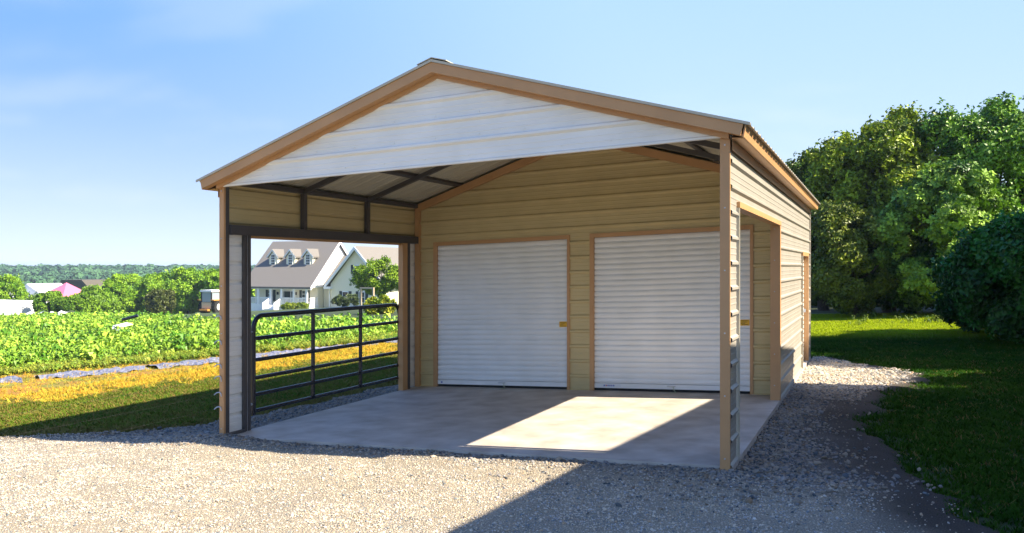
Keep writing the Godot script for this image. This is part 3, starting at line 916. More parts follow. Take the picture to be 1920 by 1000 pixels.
func build_farm_background() -> void:
	# pink-roofed stand
	var p := view(124, 112.0)
	var t := thing("pink_roof_stand", "farm stand with a bright pink pyramid roof among the green bushes", "farm stand", p)
	for x: float in [-1.9, 1.9]:
		for z: float in [-1.9, 1.9]:
			wbox("post", t, M.cloth, p.x + x - 0.08, p.x + x + 0.08, p.y, p.y + 3.4, p.z + z - 0.08, p.z + z + 0.08)
	var b := Mb.new()
	var apex := p + Vector3(0, 5.1, 0)
	var c := [p + Vector3(-2.3, 3.3, -2.3), p + Vector3(2.3, 3.3, -2.3), p + Vector3(2.3, 3.3, 2.3), p + Vector3(-2.3, 3.3, 2.3)]
	for k in 4:
		b.away([c[k], c[(k + 1) % 4], apex], p + Vector3(0, 3.4, 0))
		b.away([c[k], c[(k + 1) % 4], c[(k + 1) % 4] - Vector3(0, 0.5, 0), c[k] - Vector3(0, 0.5, 0)], p + Vector3(0, 3.0, 0))
	obj("canopy", b, M.pink, t)
	wbox("counter", t, M.cloth, p.x - 1.8, p.x + 1.8, p.y, p.y + 2.2, p.z - 1.8, p.z + 1.8)
	# long dark shed
	p = view(166, 150.0)
	t = thing("long_shed", "long low shed with dark brown roof behind the pink-roofed stand", "shed", p)
	wbox("wall", t, M.dark_roof, p.x - 4, p.x + 4, p.y, p.y + 4.6, p.z - 3, p.z + 3)
	beam("roof", t, M.dark_roof, [Vector2(p.x - 4.5, p.y + 4.4), Vector2(p.x + 4.5, p.y + 4.4), Vector2(p.x + 2.5, p.y + 5.9), Vector2(p.x - 2.5, p.y + 5.9)], p.z - 3.5, p.z + 3.5, true)
	# white tunnels
	var spec := [[18.0, 100.0, 2.6, 9.0, "white plastic field tunnel nearest the frame edge, left of the green bushes"], [62.0, 106.0, 2.4, 8.0, "white plastic field tunnel directly below the white shed roofs"]]
	for s in spec:
		p = view(s[0], s[1])
		t = thing("white_tunnel", s[4], "field tunnel", p, "white plastic tunnels in the field")
		b = Mb.new()
		var r: float = s[2]
		var l: float = s[3]
		for k in 12:
			var a0 := PI * k / 12.0
			var a1 := PI * (k + 1) / 12.0
			b.smooth_quad([p + Vector3(-l / 2, r * sin(a0), r * cos(a0)), p + Vector3(l / 2, r * sin(a0), r * cos(a0)), p + Vector3(l / 2, r * sin(a1), r * cos(a1)), p + Vector3(-l / 2, r * sin(a1), r * cos(a1))], [Vector3(0, sin(a0), cos(a0)), Vector3(0, sin(a0), cos(a0)), Vector3(0, sin(a1), cos(a1)), Vector3(0, sin(a1), cos(a1))])
		obj("cover", b, M.cloth, t)
		for e in [-0.5, 0.5]:
			var ring := []
			for k in 13:
				ring.append(p + Vector3(l * e, r * sin(PI * k / 12.0), r * cos(PI * k / 12.0)))
			b = Mb.new()
			b.away(ring, p)
			obj("end_sheet", b, M.cloth, t)
	spec = [[22.0, 124.0, 5.0, 3.0, "grey-roofed white shed far left of the pink-roofed stand"], [82.0, 128.0, 6.0, 4.0, "white shed with pale roof just left of the pink-roofed stand"]]
	for s in spec:
		p = view(s[0], s[1])
		t = thing("farm_shed", s[4], "shed", p)
		var hw: float = s[2] / 2.0
		wbox("wall", t, M.house_white, p.x - hw, p.x + hw, p.y - 0.5, p.y + s[3], p.z - 2.5, p.z + 2.5)
		beam("roof", t, M.cloth if s[0] > 50.0 else M.shed_roof, [Vector2(p.x - hw - 0.3, p.y + s[3] - 0.1), Vector2(p.x + hw + 0.3, p.y + s[3] - 0.1), Vector2(p.x, p.y + s[3] + 1.5)], p.z - 2.9, p.z + 2.9, true)
	# row cover sheets lying over the far rows
	spec = [[28.0, 86.0, 9.0, "long white row cover lying along the far edge of the crop"], [96.0, 88.0, 6.0, "short white row cover at the crop's far edge below the bushes"]]
	for s in spec:
		p = view(s[0], s[1])
		b = Mb.new()
		var l: float = s[2]
		for k in 12:
			for q in 4:
				var f := func(i: int, j: int) -> Vector3:
					var x := p.x - l / 2.0 + l * i / 12.0
					var z := p.z + (j - 2) * 0.7
					return Vector3(x, land(x, z) + 0.15 + 0.75 * sin(PI * j / 4.0) + 0.2 * sin(i * 2.1 + j), z)
				b.quad(f.call(k, q), f.call(k + 1, q), f.call(k + 1, q + 1), f.call(k, q + 1))
		tag(obj("row_cover", b, M.cloth, self), s[3], "row cover")
	# a torn white sheet and a black pipe lying on the crop
	p = view(226, 30.0)
	b = Mb.new()
	b.quad(p + Vector3(-0.3, 0.62, 0.1), p + Vector3(-0.1, 0.72, -0.35), p + Vector3(0.35, 0.66, -0.25), p + Vector3(0.25, 0.58, 0.2))
	b.quad(p + Vector3(-0.3, 0.60, 0.1), p + Vector3(0.25, 0.56, 0.2), p + Vector3(0.2, 0.45, 0.26), p + Vector3(-0.2, 0.5, 0.2))
	tag(obj("white_sheet", b, M.cloth, self), "small crumpled white sheet lying on the leafy crop", "sheet")
	p = view(240, 36.0)
	b = Mb.new()
	b.tube([p + Vector3(-0.25, 0.62, 0.1), p + Vector3(0.3, 0.8, -0.25)], [0.07], 8)
	tag(obj("black_pipe", b, M.black, self), "short black pipe poking out above the leafy crop", "pipe")
	# timber frame by the house
	p = view(688, 62.0)
	t = thing("timber_frame", "pale square timber frame standing by the dark shrub in front of the house", "frame", p)
	wbox("post", t, M.timber, p.x - 0.62, p.x - 0.5, p.y, p.y + 1.5, p.z - 0.06, p.z + 0.06)
	wbox("post", t, M.timber, p.x + 0.5, p.x + 0.62, p.y, p.y + 1.5, p.z - 0.06, p.z + 0.06)
	wbox("crossbar", t, M.timber, p.x - 0.62, p.x + 0.62, p.y + 1.502, p.y + 1.62, p.z - 0.06, p.z + 0.06)

func build_neighbour() -> void:
	# the tall barn to the right of the yard, whose eave throws the straight shadow over the gravel and the slab
	var y := 4.635
	var e0 := Vector3(10.40, y, -6.62)
	var e1 := Vector3(9.30, y, 3.4)
	var along := (e1 - e0).normalized()
	var out := Vector3(along.z, 0, -along.x)
	if out.x < 0.0:
		out = -out
	var len_ := e0.distance_to(e1)
	var base := e0.lerp(e1, 0.5) + out * 4.3
	base.y = 0.3
	var t := thing("tall_barn", "tall beige metal barn standing beside the gravel yard", "barn", base)
	var at := func(a: float, o: float, yy: float) -> Vector3: return e0 + along * a + out * o + Vector3(0, yy - y, 0)
	for w in [[0.2, 0.3, len_ - 0.2, 0.4], [0.2, 8.2, len_ - 0.2, 8.3]]:
		var b := Mb.new()
		b.hexa([at.call(w[0], w[1], 0.0), at.call(w[2], w[1], 0.0), at.call(w[2], w[3], 0.0), at.call(w[0], w[3], 0.0), at.call(w[0], w[1], y - 0.02), at.call(w[2], w[1], y - 0.02), at.call(w[2], w[3], y - 0.02), at.call(w[0], w[3], y - 0.02)])
		obj("wall", b, M.barn_wall, t)
	for a in [0.2, len_ - 0.3]:
		var b := Mb.new()
		var lo := []
		var hi := []
		for q in [[0.4, 0.0], [8.2, 0.0], [8.2, y], [4.3, y + 1.2], [0.4, y]]:
			lo.append(at.call(a, q[0], q[1]))
			hi.append(at.call(a + 0.1, q[0], q[1]))
		var mid: Vector3 = at.call(a + 0.05, 4.3, 2.5)
		b.away(lo, mid)
		b.away(hi, mid)
		obj("gable_wall", b, M.barn_wall, t)
	for s in [[0.0, 4.3], [8.6, 4.3]]:
		var b := Mb.new()
		b.hexa([at.call(0, s[0], y - 0.06), at.call(len_, s[0], y - 0.06), at.call(len_, s[1], y + 1.25), at.call(0, s[1], y + 1.25), at.call(0, s[0], y), at.call(len_, s[0], y), at.call(len_, s[1], y + 1.31), at.call(0, s[1], y + 1.31)])
		obj("roof", b, M.dark_roof, t)

# ---------------------------------------------------------------- ground cover
func stone_mesh(rng: RandomNumberGenerator) -> ArrayMesh:
	var b := Mb.new()
	var pts := []
	var g := (1.0 + sqrt(5.0)) / 2.0
	for p in [[-1, g, 0], [1, g, 0], [-1, -g, 0], [1, -g, 0], [0, -1, g], [0, 1, g], [0, -1, -g], [0, 1, -g], [g, 0, -1], [g, 0, 1], [-g, 0, -1], [-g, 0, 1]]:
		pts.append(Vector3(p[0], p[1], p[2]).normalized() * rng.randf_range(0.36, 0.6) * Vector3(1.0, 0.55, 0.8))
	for f in [[0, 11, 5], [0, 5, 1], [0, 1, 7], [0, 7, 10], [0, 10, 11], [1, 5, 9], [5, 11, 4], [11, 10, 2], [10, 7, 6], [7, 1, 8], [3, 9, 4], [3, 4, 2], [3, 2, 6], [3, 6, 8], [3, 8, 9], [4, 9, 5], [2, 4, 11], [6, 2, 10], [8, 6, 7], [9, 8, 1]]:
		b.away([pts[f[0]], pts[f[1]], pts[f[2]]], Vector3.ZERO)
	return b.mesh()

func build_ground() -> void:
	# one sheet to the horizon, finer near the yard
	var pts := PackedVector3Array()
	var cols := PackedColorArray()
	var index := PackedInt32Array()
	var around := 180
	var radii := [0.0]
	var r := 0.8
	while r < 2600.0:
		radii.append(r)
		r *= 1.07
	for i in radii.size():
		for k in around:
			var a := TAU * k / around
			var x: float = 2.0 + radii[i] * cos(a)
			var z: float = -4.0 + radii[i] * sin(a)
			pts.append(Vector3(x, land(x, z), z))
			var lawn := Color(0.022, 0.05, 0.008).lerp(Color(0.05, 0.075, 0.012), 0.5 + 0.5 * wob.get_noise_2d(x * 8.0, z * 8.0)).lerp(Color(0.22, 0.28, 0.012), smoothstep(-14.5, -18.0, z) * smoothstep(0.0, 4.0, x) * smoothstep(-30.0, -26.0, z))  # the yellower band at the back paints a sunlit strip into the lawn
			var far := Color(0.10, 0.16, 0.03)
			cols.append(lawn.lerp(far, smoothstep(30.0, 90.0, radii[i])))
	for i in radii.size() - 1:
		for k in around:
			var j := (k + 1) % around
			index.append_array([i * around + k, (i + 1) * around + k, (i + 1) * around + j, i * around + k, (i + 1) * around + j, i * around + j])
	# turn the faces up
	var g := (pts[index[5]] - pts[index[3]]).cross(pts[index[4]] - pts[index[3]])
	for i in range(around * 6, index.size(), 3):
		var n := (pts[index[i + 2]] - pts[index[i]]).cross(pts[index[i + 1]] - pts[index[i]])
		if n.y < 0.0:
			var s := index[i + 1]
			index[i + 1] = index[i + 2]
			index[i + 2] = s
	for i in range(0, around * 6, 3):
		var n := (pts[index[i + 2]] - pts[index[i]]).cross(pts[index[i + 1]] - pts[index[i]])
		if n.y < 0.0:
			var s := index[i + 1]
			index[i + 1] = index[i + 2]
			index[i + 2] = s
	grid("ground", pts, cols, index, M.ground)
	sheet("field", FIELD, 0.7, 0.03, M.ground, func(x: float, z: float, _s: float) -> Color: return Color(0.13, 0.10, 0.035).lerp(Color(0.10, 0.16, 0.03), 0.5 + 0.5 * wob.get_noise_2d(x * 30.0, z * 30.0)), land)
	sheet("straw_ground", STRAW, 0.3, 0.024, M.ground, func(x: float, z: float, _s: float) -> Color: return Color(0.50, 0.23, 0.025).lerp(Color(0.26, 0.30, 0.03), clampf(0.45 + 1.3 * wob.get_noise_2d(x * 45.0, z * 45.0), 0.0, 1.0)), land)
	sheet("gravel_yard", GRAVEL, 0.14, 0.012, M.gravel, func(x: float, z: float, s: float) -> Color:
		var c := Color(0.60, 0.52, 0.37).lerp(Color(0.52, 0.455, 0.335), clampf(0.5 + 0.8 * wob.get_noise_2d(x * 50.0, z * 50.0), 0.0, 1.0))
		var coarse_shade := clampf(smoothstep(0.5, -0.2, z) * 0.8, 0.0, 1.0)
		c = c.lerp(Color(0.20, 0.195, 0.19).lerp(Color(0.5, 0.46, 0.38), smoothstep(-4.8, -6.2, z)), coarse_shade)  # shade painted dark along the building, sunlit wedge painted pale
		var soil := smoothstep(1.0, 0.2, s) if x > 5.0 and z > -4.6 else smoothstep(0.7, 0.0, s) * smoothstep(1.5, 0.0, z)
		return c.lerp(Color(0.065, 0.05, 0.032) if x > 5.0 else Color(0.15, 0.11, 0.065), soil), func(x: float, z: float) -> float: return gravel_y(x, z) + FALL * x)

func build_ground_cover() -> void:
	var rng := RandomNumberGenerator.new()
	rng.seed = 77
	# stones
	var shapes := [stone_mesh(rng), stone_mesh(rng), stone_mesh(rng)]
	var where := [[], [], []]
	var tints := [PackedColorArray(), PackedColorArray(), PackedColorArray()]
	for k in 175000:
		var x: float
		var z: float
		var big := 0.0
		if k < 130000:
			x = rng.randf_range(-7.0, 8.2)
			z = rng.randf_range(-0.6, 3.0) + absf(rng.randfn()) * 0.9
		elif k < 160000:
			x = W + absf(rng.randfn()) * 0.9
			z = rng.randf_range(-10.5, 0.2) + absf(rng.randfn()) * 0.55
			if z > -0.1:
				x -= rng.randf() * rng.randf() * 2.6
			big = 1.0
		else:
			x = rng.randf_range(-1.3, 0.05)
			z = rng.randf_range(-4.6, 0.5)
			big = 0.8
		if x > 0.0 and x < W + 0.03 and z < -0.06:
			continue
		if z > 6.0 or sd_poly(Vector2(x, z), GRAVEL) < 0.02 + 0.25 * wob.get_noise_2d(x * 60.0, z * 60.0):
			continue
		big = maxf(big, smoothstep(0.5, -0.1, z))
		if big < 0.5 and wob.get_noise_2d(x * 35.0 + 300.0, z * 70.0) < -0.03 and rng.randf() < 0.5:
			continue
		if x > 5.4 and z > -4.6 and rng.randf() > smoothstep(0.25, 1.1, sd_poly(Vector2(x, z), GRAVEL) + 0.5 * wob.get_noise_2d(x * 45.0, z * 45.0)) + 0.08:
			continue
		var s := rng.randf_range(0.007, 0.019) * (1.0 + 1.8 * big * rng.randf()) * (1.8 if rng.randf() < 0.05 else 1.0)
		var basis := Basis.from_euler(Vector3(rng.randf_range(-0.5, 0.5), rng.randf() * TAU, rng.randf_range(-0.5, 0.5))).scaled(Vector3.ONE * s)
		var i := k % 3
		where[i].append(Transform3D(basis, Vector3(x, gravel_y(x, z) + FALL * x + 0.012 + s * 0.12, z)))
		var t := rng.randf()
		var c := Color(0.60, 0.505, 0.37)
		if t < 0.20:
			c = Color(0.44, 0.42, 0.39)
		elif t < 0.35:
			c = Color(0.17, 0.20, 0.21)
		elif t < 0.45:
			c = Color(0.62, 0.56, 0.47)
		elif t < 0.53:
			c = Color(0.50, 0.36, 0.22)
		tints[i].append(c * rng.randf_range(0.75, 1.1) * lerpf(1.0, lerpf(0.44, 0.95, smoothstep(-4.8, -6.2, z)), big))  # tint darkened where shade lies, kept pale where the sun falls
	for i in 3:
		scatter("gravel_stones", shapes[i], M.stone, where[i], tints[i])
	# grass
	var tufts := []
	for v in 3:
		var b := Mb.new()
		for k in 9:
			var a := rng.randf() * TAU
			var o := Vector3(rng.randf_range(-1, 1), 0, rng.randf_range(-1, 1)) * 0.06
			var lean := Vector3(cos(a), 0, sin(a)) * rng.randf_range(0.01, 0.06)
			var side := Vector3(-sin(a), 0, cos(a)) * 0.0045
			var hh := rng.randf_range(0.025, 0.055)
			var m1 := o + lean * 0.4 + Vector3(0, hh * 0.6, 0)
			b.tri(o - side, m1 - side * 0.8, o + side)
			b.tri(o + side, m1 - side * 0.8, m1 + side * 0.8)
			b.tri(m1 - side * 0.8, o + lean + Vector3(0, hh, 0), m1 + side * 0.8)
		tufts.append(b.mesh())
	var gw := [[], [], []]
	var gt := [PackedColorArray(), PackedColorArray(), PackedColorArray()]
	var sw := []
	var st := PackedColorArray()
	for k in 190000:
		var x: float
		var z: float
		if k < 70000:
			x = rng.randf_range(-7.2, -0.6)
			z = rng.randf_range(-15.0, 2.2)
		elif k < 160000:
			x = rng.randf_range(4.6, 11.0)
			z = 2.5 - 30.0 * pow(rng.randf(), 1.15)
		else:
			x = rng.randf_range(-13.0, -2.5)
			z = rng.randf_range(-19.0, 2.5)
		var gs := sd_poly(Vector2(x, z), GRAVEL) + 0.25 * wob.get_noise_2d(x * 60.0, z * 60.0)
		if gs > 0.06 and (rng.randf() > 0.02 or gs > 0.4):
			continue
		if gs > -0.35 and rng.randf() < 0.55:
			continue
		var s := rng.randf_range(0.7, 1.35)
		var tr := Transform3D(Basis(Vector3.UP, rng.randf() * TAU).scaled(Vector3(1.2, 1, 1.2) * s), Vector3(x, land(x, z) - 0.004, z))
		var patch := 0.5 + 0.5 * wob.get_noise_2d(x * 22.0, z * 22.0)
		var green_patch := wob.get_noise_2d(x * 40.0 + 70.0, z * 40.0) > 0.05 and rng.randf() < 0.8
		if x < -2.0 and not green_patch and sd_poly(Vector2(x, z), STRAW) > 0.9 * wob.get_noise_2d(x * 60.0, z * 60.0):
			if rng.randf() < 0.55:
				var straw := Color(0.60, 0.30, 0.04).lerp(Color(0.50, 0.46, 0.05), rng.randf())
				sw.append(Transform3D(Basis.from_euler(Vector3(rng.randf_range(-0.9, 0.9), rng.randf() * TAU, rng.randf_range(-0.9, 0.9))).scaled(Vector3.ONE * s), tr.origin + Vector3(0, 0.02, 0)))
				st.append(straw * rng.randf_range(0.7, 1.1))
			continue
		var c := Color(0.045, 0.125, 0.01).lerp(Color(0.13, 0.17, 0.014), clampf(patch + rng.randf_range(-0.3, 0.3), 0.0, 1.0))
		if x > 4.0:
			c = Color(0.012, 0.055, 0.004).lerp(Color(0.045, 0.105, 0.006), clampf(patch + rng.randf_range(-0.3, 0.3), 0.0, 1.0)).lerp(Color(0.32, 0.40, 0.012), smoothstep(-14.5, -18.0, z))  # darkened for the shaded lawn, yellow-green for the sunlit band: light in the tint
			if rng.randf() < 0.05:
				c = Color(0.20, 0.15, 0.05)
		if x < 0.0 and rng.randf() < 0.4:
			c = Color(0.20, 0.15, 0.04)
		if x < 0.0 and gs > -0.5:
			c = c.lerp(Color(0.22, 0.15, 0.05), 0.5)
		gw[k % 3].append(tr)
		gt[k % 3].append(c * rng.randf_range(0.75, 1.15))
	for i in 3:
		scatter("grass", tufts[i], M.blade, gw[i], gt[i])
	scatter("straw", tufts[0], M.blade, sw, st)
	# the crop: broad leaves in rows
	var plants := []
	for v in 3:
		var b := Mb.new()
		for k in 34:
			var a := TAU * k / 34.0 * 3.0 + rng.randf()
			var hgt := rng.randf_range(0.08, 0.5)
			var reach := rng.randf_range(0.1, 0.36)
			var d := Vector3(cos(a), 0, sin(a))
			var sd := Vector3(-sin(a), 0, cos(a))
			var o := d * reach * 0.45 + Vector3(0, hgt, 0)
			var wd := rng.randf_range(0.03, 0.065)
			var l := rng.randf_range(0.09, 0.18)
			var q := o + d * l * 0.5 + Vector3(0, rng.randf_range(-0.05, 0.09), 0)
			var tip := o + d * l + Vector3(0, rng.randf_range(-0.12, 0.02), 0)
			var fold := Vector3(0, wd * rng.randf_range(0.1, 0.5), 0)
			b.tri(o, q + sd * wd + fold, q)
			b.tri(o, q, q - sd * wd + fold)
			b.tri(q, q + sd * wd + fold, tip)
			b.tri(q, tip, q - sd * wd + fold)
			b.tri(Vector3(0, hgt * 0.3, 0) - sd * 0.006, o, Vector3(0, hgt * 0.3, 0) + sd * 0.006)
		plants.append(b.mesh())
	var pw := [[], [], []]
	var pt := [PackedColorArray(), PackedColorArray(), PackedColorArray()]
	var dir := Vector2(0.30, -0.954)
	var across := Vector2(-0.954, -0.30)
	var row := 0
	while row < 84:
		var along := -40.0
		while along < 60.0:
			along += 0.30 + rng.randf() * 0.12
			var p := Vector2(-11.6, -5.2) + across * (row * 0.72 + rng.randf_range(-0.14, 0.14)) + dir * along
			if sd_poly(p, FIELD) < 0.25:
				continue
			# only where it can be seen from around the yard
			var rel := p - Vector2(7.07, 7.47)
			if rel.dot(Vector2(-0.404, -0.915)) < rel.length() * 0.80:
				continue
			var s := rng.randf_range(0.6, 1.2) * (0.72 if row == 0 else 1.0) * (1.0 + 0.35 * fine.get_noise_2d(p.x * 9.0 + 50.0, p.y * 9.0))
			var i := rng.randi() % 3
			pw[i].append(Transform3D(Basis.from_euler(Vector3(rng.randf_range(-0.15, 0.15), rng.randf() * TAU, rng.randf_range(-0.15, 0.15))).scaled(Vector3(s * 1.1, s, s * 1.1)), Vector3(p.x, land(p.x, p.y) + 0.03, p.y)))
			pt[i].append(Color(0.07, 0.20, 0.010).lerp(Color(0.40, 0.56, 0.06), clampf(rng.randf() * 0.85 + 0.5 * fine.get_noise_2d(p.x * 6.0, p.y * 6.0), 0.0, 1.0)))
		row += 1
	for i in 3:
		scatter("crop_plants", plants[i], M.leaf, pw[i], pt[i])
	# weeds between the crop and the plastic
	var ww := []
	var wt := PackedColorArray()
	for k in 3600:
		var f := rng.randf()
		var base := Vector2(-14.4, 0.1).lerp(Vector2(-5.2, -20.8), f)
		var p := base + across * rng.randf_range(-0.9, 2.2)
		if sd_poly(p, FIELD) < -0.75:
			continue
		var s := rng.randf_range(0.25, 0.5)
		ww.append(Transform3D(Basis.from_euler(Vector3(rng.randf_range(-0.3, 0.3), rng.randf() * TAU, rng.randf_range(-0.3, 0.3))).scaled(Vector3(s, s * 0.7, s)), Vector3(p.x, land(p.x, p.y) + 0.02, p.y)))
		wt.append(Color(0.14, 0.26, 0.02).lerp(Color(0.34, 0.36, 0.04), rng.randf()))
	scatter("weeds", plants[1], M.leaf, ww, wt)
	var uw := []
	var ut := PackedColorArray()
	for k in 120:
		var p := view(rng.randf_range(1585.0, 1960.0), 25.6 + rng.randf() * 5.0)
		var s := rng.randf_range(0.15, 0.6) * rng.randf_range(0.5, 1.0)
		uw.append(Transform3D(Basis.from_euler(Vector3(rng.randf_range(-0.2, 0.2), rng.randf() * TAU, 0)).scaled(Vector3.ONE * s), p))
		ut.append(Color(0.05, 0.12, 0.012).lerp(Color(0.22, 0.28, 0.03), rng.randf()))
	scatter("undergrowth", plants[2], M.leaf, uw, ut)

func build_plastic() -> void:
	# a strip of grey plastic film laid along the first crop row, torn into lengths
	var rng := RandomNumberGenerator.new()
	rng.seed = 5
	var line := vec([[-13.1, 0.1], [-10.0, -4.0], [-9.2, -5.5], [-8.6, -7.1], [-8.0, -9.0], [-7.1, -11.7], [-6.4, -14.4], [-5.3, -18.0], [-4.4, -20.8]])
	var total := 0.0
	for i in line.size() - 1:
		total += line[i].distance_to(line[i + 1])
	var at := func(s: float) -> Vector2:
		for i in line.size() - 1:
			var l: float = line[i].distance_to(line[i + 1])
			if s <= l:
				return line[i].lerp(line[i + 1], s / l)
			s -= l
		return line[-1]
	var t := thing("plastic_mulch", "strip of torn grey plastic film along the edge of the crop", "plastic film", Vector3(-9, land(-9, -7.5), -7.5))
	var s0 := 0.0
	while s0 < total - 0.5:
		var s1 := minf(s0 + rng.randf_range(0.6, 2.4), total)
		var b := Mb.new()
		var steps := int((s1 - s0) / 0.18) + 2
		var half := rng.randf_range(0.42, 0.55)
		var shift := rng.randf_range(-0.08, 0.08)
		var f := func(i: int, j: int) -> Vector3:
			var s: float = lerpf(s0 + 0.05, s1 - 0.05, float(i) / steps)
			var p: Vector2 = at.call(s)
			var d: Vector2 = (at.call(s + 0.1) - at.call(s - 0.1)).normalized()
			var side := Vector2(-d.y, d.x)
			var o: float = (j - 4) / 4.0 * half * (1.0 + 0.55 * fine.get_noise_2d(s * 60.0, (30.0 if j > 4 else 400.0))) + shift
			var q: Vector2 = p + side * o
			return Vector3(q.x, land(q.x, q.y) + 0.03 + 0.05 * (1.0 - pow(absf(j - 4) / 4.0, 2.0)) + 0.07 * fine.get_noise_2d(s * 60.0, o * 90.0) + 0.03 * fine.get_noise_2d(s * 200.0, o * 200.0), q.y)
		for i in steps:
			for j in 8:
				b.quad(f.call(i, j), f.call(i + 1, j), f.call(i + 1, j + 1), f.call(i, j + 1))
		obj("film", b, M.plastic, t)
		s0 = s1 + (rng.randf_range(0.05, 0.35) if rng.randf() < 0.6 else 0.03)

func build_trees() -> void:
	var rng := RandomNumberGenerator.new()
	rng.seed = 9
	for k in 3:
		sprays.append(leaf_spray(9, 0.24, 0.075, 0.16, rng))
	var d := Color(0.025, 0.08, 0.010)
	var l := Color(0.27, 0.48, 0.045)
	var yd := Color(0.04, 0.075, 0.006)
	var yl := Color(0.36, 0.46, 0.03)
	var g := "trees behind the lawn"
	tree("broadleaf_tree", "tall yellow-green tree with rounded top, closest behind the garage's rear corner", "tree", g, view(1668, 33.0), 8.2, 2.8, 0.3, 46, 15000, 0.68, yd, yl, 100)
	tree("broadleaf_tree", "lower dark tree peeking out past the garage eave", "tree", g, view(1545, 36.0), 7.5, 2.2, 0.3, 34, 9000, 0.68, d, Color(0.19, 0.24, 0.03), 101)
	tree("broadleaf_tree", "tall deep green tree with spiky crown right of the yellow-green one", "tree", g, view(1850, 32.0), 8.0, 3.0, 0.3, 48, 15000, 0.68, d, l, 102)
	tree("broadleaf_tree", "deep green tree standing at the frame's edge behind the dark shrub", "tree", g, view(2000, 34.0), 7.0, 2.4, 0.3, 30, 8000, 0.7, d, l, 103)
	tree("broadleaf_tree", "shorter bright green tree in front of the two tall ones", "tree", g, view(1765, 29.5), 5.7, 2.1, 0.2, 38, 11000, 0.6, Color(0.03, 0.09, 0.012), Color(0.36, 0.56, 0.07), 104)
	tree("broadleaf_tree", "small dim tree filling the foot of the yellow-green tree", "tree", g, view(1605, 30.5), 4.4, 1.7, 0.1, 24, 7000, 0.6, yd, Color(0.2, 0.24, 0.025), 105)
	tree("understory_shrub", "dark shrub at the foot of the tall trees, in their shade", "shrub", "", view(1715, 31.0), 3.0, 2.6, 0.0, 22, 6000, 0.7, d, Color(0.06, 0.12, 0.015), 106)
	tree("understory_shrub", "low dark shrub just behind the lit strip of lawn by the garage", "shrub", "", view(1560, 40.0), 3.2, 2.4, 0.0, 18, 4500, 0.7, d, Color(0.07, 0.12, 0.015), 107)
	tree("dark_shrub", "big dark green drooping shrub at the lawn's right side", "shrub", "", view(1985, 18.4), 3.1, 2.1, 0.0, 30, 13000, 0.55, Color(0.015, 0.06, 0.01), Color(0.04, 0.22, 0.02), 108)
	tree("dark_shrub", "lower dark shrub just left of the big drooping one", "shrub", "", view(1872, 21.5), 2.5, 1.35, 0.0, 20, 8000, 0.55, Color(0.015, 0.05, 0.01), Color(0.025, 0.12, 0.015), 112)
	# trees beyond the frame on the right that shade the lawn
	tree("broadleaf_tree", "tree to the right of the lawn behind the dark shrub", "tree", "", Vector3(14.6, 0.4, -14.6), 8.6, 2.9, 0.5, 28, 7000, 0.9, d, l, 109)
	tree("broadleaf_tree", "tree to the right of the lawn next to the tall barn", "tree", "", Vector3(14.8, 0.4, -11.2), 7.6, 2.5, 0.5, 26, 6000, 0.9, d, l, 110)
	tree("shade_shrub", "unseen round shrub added by the tall barn to shade the lawn", "shrub", "", Vector3(12.0, 0.35, -7.4), 2.7, 1.6, 0.0, 14, 4000, 0.7, d, l, 111)  # out of view, added to keep the sun off the lawn's edge
	# tree line beyond the field
	g = "tree line beyond the field"
	var fd := Color(0.08, 0.21, 0.01)
	var fl := Color(0.32, 0.50, 0.03)
	var tl := [[214, 120, 6.0, 2.4, "first bright tree right of the white tunnel arch"], [246, 132, 7.0, 2.8, "bright green round tree left of the dark gap in the tree line"], [285, 124, 6.6, 2.9, "bright green tree left of the dark tree"], [322, 128, 7.4, 3.2, "tall bright green tree in the middle of the tree line"], [352, 120, 7.2, 2.8, "bright green tree second from the tractor"], [384, 126, 7.0, 2.6, "bright green tree directly behind the tractor"], [408, 118, 6.6, 2.2, "bright green tree right behind the tractor, next to the garage post"], [300, 112, 3.6, 1.9, "dark olive tree in the gap of the tree line"], [6, 118, 6.6, 3.0, "bright green tree at the far left above the tunnels"], [440, 124, 6.8, 3.0, "bright green tree seen past the house's left corner"]]
	for i in tl.size():
		var s: Array = tl[i]
		var dim: bool = i == 7
		tree("field_tree", s[4], "tree", g, view(s[0], s[1]), s[2], s[3], 0.3, 22, 3200, 1.35, Color(0.05, 0.07, 0.015) if dim else fd, Color(0.10, 0.12, 0.02) if dim else fl, 200 + i)
	g = "bushes in front of the farm sheds"
	var bl := [[92, 96, 3.4, 2.0, "dark green bush under the left edge of the pink roof"], [124, 94, 2.8, 1.8, "round green bush in front of the pink-roofed stand"], [150, 92, 3.0, 1.9, "green bush with a dark hollow, right of the stand's counter"], [176, 96, 3.8, 1.9, "green bush under the long dark shed"], [196, 100, 3.2, 1.5, "bright bush beside the first field tree"], [52, 112, 3.2, 1.7, "small green bush between the white sheds"]]
	for i in bl.size():
		var s: Array = bl[i]
		tree("field_bush", s[4], "bush", g, view(s[0], s[1]), s[2], s[3], 0.0, 14, 2000, 1.1, Color(0.05, 0.13, 0.012), Color(0.24, 0.40, 0.03), 230 + i)
	tree("yard_tree", "light green spreading tree in front of the house's right wing", "tree", "", view(712, 78.0), 4.25, 3.1, 0.9, 30, 2900, 0.8, Color(0.09, 0.18, 0.012), Color(0.32, 0.46, 0.03), 250, 2.2)
	tree("yard_shrub", "dark low shrub by the corner of the house's right wing", "shrub", "", view(648, 88.0), 1.25, 1.9, 0.0, 10, 1600, 0.8, Color(0.03, 0.05, 0.02), Color(0.12, 0.17, 0.06), 251)
	tree("yard_shrub", "rounded yellow-green shrub in front of the porch", "shrub", "", view(556, 90.0), 0.5, 1.9, 0.0, 10, 1300, 0.9, Color(0.12, 0.20, 0.02), Color(0.32, 0.36, 0.04), 252)
